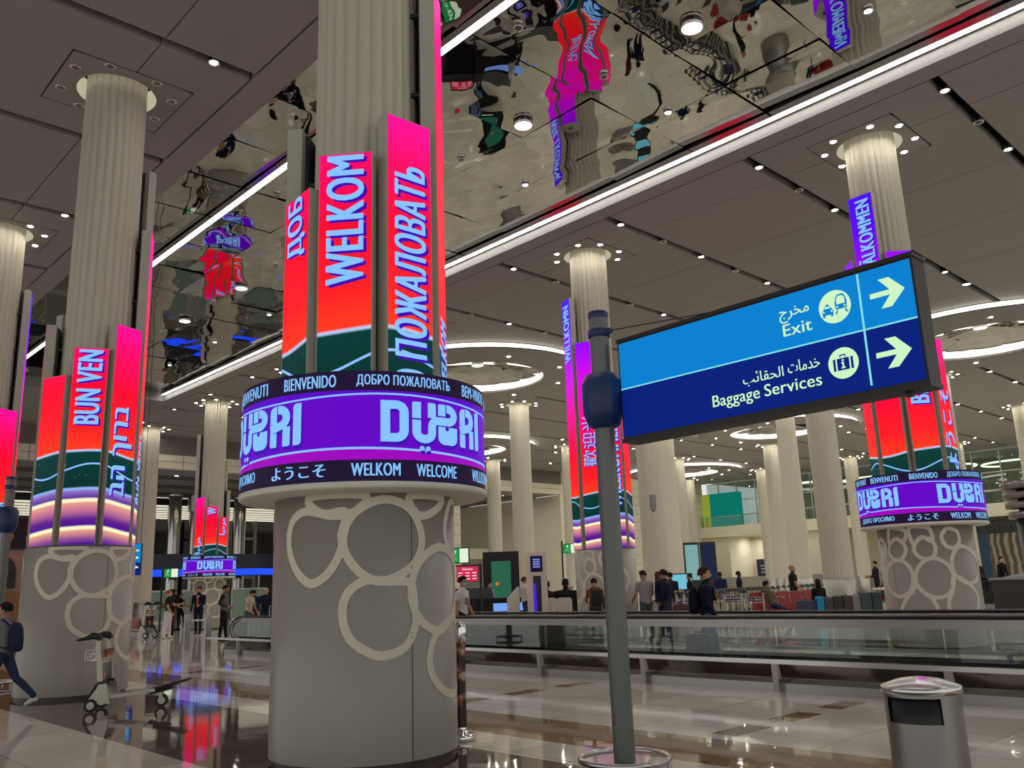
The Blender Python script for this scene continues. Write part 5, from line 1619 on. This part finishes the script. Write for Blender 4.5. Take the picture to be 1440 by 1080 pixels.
def exit_sign(label, loc, rz, w, h, pole, n=2):
    t = thing('exit_sign', label, 'sign', loc, rz)
    b = MB(); b.box(-0.06, 0.0, -w / 2 - 0.03, w / 2 + 0.03, -0.03, h + 0.03)
    if pole: b.tube([(-0.03, -w / 2 - 0.1, -loc[2]), (-0.03, -w / 2 - 0.1, h + 0.2)], 0.05, 10); b.bar((-0.03, -w / 2 - 0.1, h / 2), (-0.03, 0, h / 2), 0.05, 0.05)
    else: b.bar((-0.03, 0, h), (-0.03, 0, HC - loc[2]), 0.02, 0.02)
    b.build('case', M_BLACK, t)
    for k in range(n):
        y0 = -w / 2 + w * k / n; y1 = y0 + w / n
        b = MB(); b.box(0.0, 0.01, y0 + 0.01, y1 - 0.01, 0, h); b.build('face', glow('exit_white', rgb(225, 240, 215), 1) if k % 2 else glow('exit_green', rgb(30, 150, 70), 1), t)
    b = MB()
    y = -w / 2 + w / n / 2
    b.ball((0.012, y + 0.03 * w, h * 0.78), (0.004, h * 0.1, h * 0.1), 10)
    for p0, p1 in (((0, .68), (-.05, .4)), ((-.05, .4), (.12, .32)), ((.12, .32), (.1, .12)), ((-.05, .4), (-.12, .2)), ((-.12, .2), (-.25, .2)), ((0, .64), (.16, .5)), ((0, .64), (-.16, .52))):
        b.bar((0.013, y + p0[0] * h, p0[1] * h), (0.013, y + p1[0] * h, p1[1] * h), 0.004, h * 0.09, up=(1, 0, 0))
    b.build('running_figure', glow('exit_figure', rgb(235, 250, 235), 1), t)
exit_sign('green and white exit sign beside the upper right of the nearest column base', (17.2, 20.6, 2.4), math.radians(TOWARD), 0.58, 0.42, True)
exit_sign('green and white exit sign left of the far ring column', (18.3, 45.0, 2.7), math.radians(TOWARD), 0.72, 0.42, True)
exit_sign('green exit sign left of the column behind the sign pole', (37.4, 34.7, 3.4), math.radians(TOWARD), 0.8, 0.5, True)
exit_sign('small exit sign over the recess at the far end wall', (82.6, 47.9, 3.6), PI, 0.9, 0.6, False)

t = kiosk('blue_side_sign', 'narrow lit blue sign seen edge-on, right of the left screen column', 'sign', (14.15, 38.5, 0), math.radians(TOWARD))
b = MB(); b.box(-0.1, 0.0, -0.17, 0.17, 2.66, 4.0); b.tube([(-0.05, 0.1, 4.0), (-0.05, 0.1, 12.67)], 0.012, 6); b.tube([(-0.05, -0.1, 4.0), (-0.05, -0.1, 12.67)], 0.012, 6); b.build('case', M_SIGNBOX, t)
b = MB(); b.box(0.0, 0.01, -0.15, 0.15, 3.2, 3.98); b.build('upper_panel', M_SIGNU, t)
b = MB(); b.box(0.0, 0.01, -0.15, 0.15, 2.68, 3.2); b.build('lower_panel', M_SIGNL, t)
for z in (3.0, 3.4, 3.7):
    b = MB(); b.poly([(0.015, -0.08, z - 0.08), (0.015, 0.1, z), (0.015, -0.08, z + 0.08)]); b.build('arrow', M_SIGNT, t)

# hall beyond on the left: chrome columns, glass booths, blue counter light
for k, (x, lab) in enumerate(((29.1, 'tall mirror-polished column left of the far ring column'), (30.8, 'second mirror-polished column, just left of the far ring column'), (34.8, 'mirror-polished column just right of the far ring column'))):
    t = thing('mirror_column', lab, 'column', (x, 71.5, 0))
    b = MB(); b.lathe([(0.55 if k != 1 else 0.45, 0.0), (0.55 if k != 1 else 0.45, 10.0 - (1.2 if k == 1 else 0))], 40); b.build('shaft', mat('mirror_steel', (0.42, 0.41, 0.37, 1), 0.08, 1.0), t)
    b = MB(); b.lathe([(0.6, 0.0), (0.6, 0.5), (0.55, 0.52)], 40); b.build('plinth', M_STEEL, t)
    b = MB(); b.lathe([(0.58, 9.9 - (1.2 if k == 1 else 0)), (0.6, 10.06)], 40); b.build('head', M_STEEL, t)
t = thing('counter_fascia', 'long dark counter fascia with a bright blue light line, behind the far ring column', 'counter', (0, 66, 0))
b = MB(); b.box(16, 43, -0.3, 0.3, 3.2, 4.9); b.build('fascia', mat('dark_blue_fascia', rgb(22, 26, 52), 0.3), t)
b = MB(); b.box(16, 43, -0.34, -0.3, 3.25, 3.75); b.build('light_line', glow('blue_line', rgb(30, 70, 255), 1.4), t)
for k in range(10):
    b = MB(); b.box(16.5 + 2.9 * k, 16.62 + 2.9 * k, -0.1, 0.1, 0, 3.2); b.build('post', M_STEEL, t)
for k in range(6):
    t = thing('glass_booth', 'greenish glass passport booth in the hall beyond the far ring column', 'booth', (20 + 3.7 * k, 62.0, 0), group='glass booths in the hall beyond')
    b = MB(); b.box(-1.3, 1.3, -0.02, 0.02, 0.1, 2.1); b.build('glass_front', mat('booth_glass', rgb(120, 140, 128), 0.15), t)
    b = MB(); b.box(-1.35, 1.35, -0.05, 0.05, 2.1, 2.2); b.box(-1.35, -1.27, -0.05, 0.05, 0, 2.1); b.box(1.27, 1.35, -0.05, 0.05, 0, 2.1); b.box(-1.35, 1.35, -0.05, 0.05, 0, 0.1); b.build('frame', M_STEEL, t)
for k, x in enumerate((25.0, 27.2, 38.0, 40.6, 43.2)):
    t = thing('window_frame_tower', 'pale lattice tower against the dark glass of the hall beyond', 'tower', (x, 86.5, 0), group='pale lattice towers of the hall beyond')
    b = MB()
    for dx in (-0.7, 0.7): b.box(dx - 0.15, dx + 0.15, -0.2, 0.2, 0, 9.8)
    for z in (3.5, 5.5, 7.5, 9.5): b.box(-0.7, 0.7, -0.18, 0.18, z - 0.12, z + 0.12)
    b.build('frame', mat('pale_frame', rgb(140, 140, 130), 0.5), t)
t = thing('hanging_board', 'black hanging information board at the upper left edge of the nearest column base', 'board', (30.6, 49.0, 0), math.radians(TOWARD))
b = MB(); b.box(-0.3, 0.3, -1.1, 1.1, 3.6, 6.2); b.tube([(0, -0.9, 0), (0, -0.9, 6.0)], 0.1, 10); b.bar((0, 0.5, 6.2), (0, 0.5, 12.2), 0.04, 0.04); b.build('case', M_BLACK, t)

# sandstone stall at the left edge
t = thing('shop_stall', 'sandstone-clad stall with a pointed arch window at the left edge, behind the left column', 'stall', (7.0, 29.0, 0), math.radians(TOWARD + 20))
b = MB(); b.box(-0.6, 0.0, -1.1, 0.9, 0.0, 3.2, 0); b.box(-0.02, 0.02, -1.12, 0.92, 0.0, 2.0, 1); b.build('wall', [mat('sandstone', rgb(158, 136, 122), 0.8, noise=0.1), mat('chipboard', rgb(150, 112, 78), 0.8, noise=0.35, nscale=22)], t)
b = MB(); b.slab([(-0.28, 2.1), (0.28, 2.1), (0.28, 2.6), (0.2, 2.85), (0, 3.05), (-0.2, 2.85), (-0.28, 2.6)], lambda u, v, d: Vector((0.005 + d, u - 0.1, v)), 0.03); b.build('arch_window', mat('arch_dark', rgb(52, 46, 44), 0.5), t)
b = MB(); b.box(-0.1, 0.06, -0.9, 0.7, 3.25, 4.15); b.build('sign_board', mat('sign_black', rgb(20, 18, 30), 0.4), t)
b = MB(); b.slab([(-0.06, 3.38), (0.06, 3.38), (0.16, 3.6), (0.1, 3.76), (0, 3.95), (-0.1, 3.76), (-0.16, 3.6)], lambda u, v, d: Vector((0.062 + d, u - 0.1, v)), 0.02); b.build('lantern_emblem', mat('gold_emblem', rgb(150, 116, 60), 0.4, 0.5), t)

# ------------------------------------------------------------------ right edge: belt, picture wall, information tower
t = thing('baggage_carousel', 'dark-sided baggage carousel with a sloped blue-grey top at the right edge', 'carousel', (0, 0, 0))
b = MB(); b.box(37.2, 52, 4.0, 12.3, 0.0, 1.22); b.build('side_panel', M_DARKGREY, t)
b = MB(); b.box(37.15, 52.05, 3.95, 12.35, 1.22, 1.30); b.build('edge_trim', M_STEELH, t)
b = MB(); b.add([(37.5, 4.2, 1.31), (51.8, 4.2, 1.31), (51.8, 12.0, 1.31), (37.5, 12.0, 1.31), (39.5, 6.5, 1.75), (50, 6.5, 1.75), (50, 10.2, 1.75), (39.5, 10.2, 1.75)], [(0, 1, 5, 4), (1, 2, 6, 5), (2, 3, 7, 6), (3, 0, 4, 7), (4, 5, 6, 7)]); b.build('sloped_top', mat('belt_top', rgb(86, 98, 118), 0.5), t)
t = thing('ledge', 'dark low ledge two people in black sit on at the right edge', 'ledge', (46.9, 15.6, 0), math.radians(TOWARD))
b = MB(); b.box(-0.75, 0.1, -1.6, 1.6, 0, 1.02); b.build('ledge', M_DARKGREY, t)
b = MB(); b.box(-0.78, 0.13, -1.63, 1.63, 1.02, 1.06); b.build('top', M_STEELH, t)
def quarry():
    m = D.materials.new('terraced_rock_picture'); m.use_nodes = True
    nt = m.node_tree; b = nt.nodes['Principled BSDF']; b.inputs['Roughness'].default_value = 0.35
    tc = nt.nodes.new('ShaderNodeTexCoord')
    wv = nt.nodes.new('ShaderNodeTexWave'); wv.wave_type = 'RINGS'; wv.rings_direction = 'X'; wv.inputs['Scale'].default_value = 0.55; wv.inputs['Distortion'].default_value = 5.0; wv.inputs['Detail'].default_value = 3
    mp = nt.nodes.new('ShaderNodeMapping'); mp.inputs['Location'].default_value = (0, 0.6, -3.2)
    nt.links.new(tc.outputs['Object'], mp.inputs['Vector']); nt.links.new(mp.outputs['Vector'], wv.inputs['Vector'])
    cr = nt.nodes.new('ShaderNodeValToRGB')
    el = cr.color_ramp.elements
    el[0].color = rgb(70, 62, 48); el[1].color = rgb(150, 148, 138)
    e = el.new(0.5); e.color = rgb(104, 94, 72)
    nt.links.new(wv.outputs['Fac'], cr.inputs['Fac']); nt.links.new(cr.outputs['Color'], b.inputs['Base Color'])
    return m
t = thing('picture_wall', 'large backlit picture of terraced rock with a blue band at the right edge', 'billboard', (82.2, 0, 0))
b = MB(); b.box(0, 0.3, 22.0, 28.6, 0, 5.6); b.build('frame', M_DARKGREY, t)
b = MB(); b.poly([(-0.02, 26.9, 0.6), (-0.02, 22.1, 0.6), (-0.02, 22.1, 4.6), (-0.02, 26.9, 4.6)]); b.build('picture', quarry(), t)
b = MB(); b.poly([(-0.02, 28.4, 0.6), (-0.02, 26.9, 0.6), (-0.02, 26.9, 4.6), (-0.02, 28.4, 4.6)]); b.build('blue_band', mat('blue_band', rgb(26, 60, 84), 0.4), t)
for k in range(6):
    b = MB(); b.bar((0, 27.8 - 0.95 * k, 5.1), (-0.5, 27.8 - 0.95 * k, 5.2), 0.06, 0.06); b.tube([(-0.5, 27.8 - 0.95 * k, 5.3), (-0.5, 27.8 - 0.95 * k, 4.85)], 0.17, 10); b.build('spot_fixture', M_DARKGREY, t)
t = thing('information_tower', 'dark cylindrical information tower with stacked ring displays, cut by the right edge', 'tower', (50.6, 14.2, 0))
b = MB(); b.lathe([(0.8, 0), (0.8, 4.3), (0.6, 4.4), (0.6, 6.1), (0, 6.1)], 40); b.build('core', mat('tower_dark', rgb(28, 30, 44), 0.3), t)
for k in range(4):
    z = 4.15 + 0.5 * k
    b = MB(); b.lathe([(0.6, z), (1.15 + 0.06 * k, z), (1.15 + 0.06 * k, z + 0.33), (0.6, z + 0.33)], 40); b.build('ring_display', mat('ring_metal', rgb(120, 112, 112), 0.3, 0.7), t)
    a0 = math.radians(TOWARD)
    b = MB(); b.lathe([(1.16 + 0.06 * k, z + 0.04), (1.16 + 0.06 * k, z + 0.29)], 10, a0=a0 - 0.25, a1=a0 + 0.7); b.build('display_face', glow('ring_face_%d' % (k == 0), rgb(200, 70, 100) if k else rgb(70, 130, 220), 0.8), t)

# far recess of the end wall, under the balcony
t = thing('entry_board', 'dark blue notice board in the recess under the far balcony', 'board', (87.6, 0, 0))
b = MB(); b.box(0, 0.25, 48.6, 53.0, 0.5, 3.6); b.build('board', mat('board_navy', rgb(22, 22, 60), 0.4), t)
b = MB()
for k in range(3):
    for y in (49.0, 51.0): b.box(-0.01, 0.0, y, y + 1.5, 2.8 - 0.35 * k, 2.95 - 0.35 * k)
b.build('lines', mat('board_lines', rgb(150, 150, 160), 0.5), t)
for k in range(5):
    put_downlight(86.3, 46.5 + 1.9 * k, 6.08, 0.14, 'downlight in the soffit under the far balcony', 'downlights under the far balcony', True)
t = thing('low_wall', 'steel clad low wall below the recess of the far end', 'wall', (80.5, 0, 0))
b = MB(); b.box(0, 0.3, 35, 56, 0, 1.75); b.build('cladding', M_STEEL, t)
t = thing('screen_pair', 'pair of tall standing screens left of the recess at the far end', 'screen', (60.0, 41.4, 0), math.radians(TOWARD))
b = MB(); b.box(-0.2, 0.0, 0.05, 1.3, 0.0, 4.6); b.box(-0.2, 0.0, -1.3, -0.05, 0.0, 4.6); b.build('case', M_BLACK, t)
b = MB(); b.box(0, 0.01, 0.15, 1.2, 1.6, 4.4); b.build('dark_screen', glow('dark_screen', rgb(24, 34, 60), 1), t)
b = MB(); b.box(0, 0.01, -1.2, -0.15, 1.6, 4.4); b.build('bright_screen', glow('bright_screen', rgb(120, 165, 165), 1), t)
t = thing('glowing_screen', 'small turquoise screen behind the trolleys', 'screen', (33.6, 24.3, 0), math.radians(TOWARD))
b = MB(); b.box(-0.1, 0.0, -0.5, 0.5, 0, 1.95); b.build('case', M_DARKGREY, t)
b = MB(); b.box(0, 0.01, -0.45, 0.45, 1.15, 1.9); b.build('screen', glow('turquoise', rgb(110, 190, 210), 1), t)
t = thing('rest_bar', 'steel leaning bar beside the steel-based column', 'bar', (36.6, 16.2, 0), math.radians(RIGHT))
b = MB(); b.tube([(-0.6, 0, 1.0), (0.6, 0, 1.0)], 0.05, 10); b.build('rail', M_STEELH, t)
for x in (-0.5, 0.5):
    b = MB(); b.tube([(x, 0, 0), (x, 0, 1.0)], 0.035, 10); b.build('post', M_STEEL, t)
t = thing('security_camera', 'small security camera beside the screens of the column behind the sign pole', 'camera', (35.2 - 1.05, 26.95 - 0.9, 5.0), math.radians(TOWARD))
b = MB(); b.tube([(0, 0, 0.1), (0, 0, 0.75)], 0.16, 12); b.ball((0, 0, 0.08), 0.15, 12); b.build('housing', mat('camera_grey', rgb(130, 128, 128), 0.4), t)
b = MB(); b.bar((0, 0, 0.6), (-0.62, 0, 0.6), 0.08, 0.08); b.build('bracket', M_DARKGREY, t)
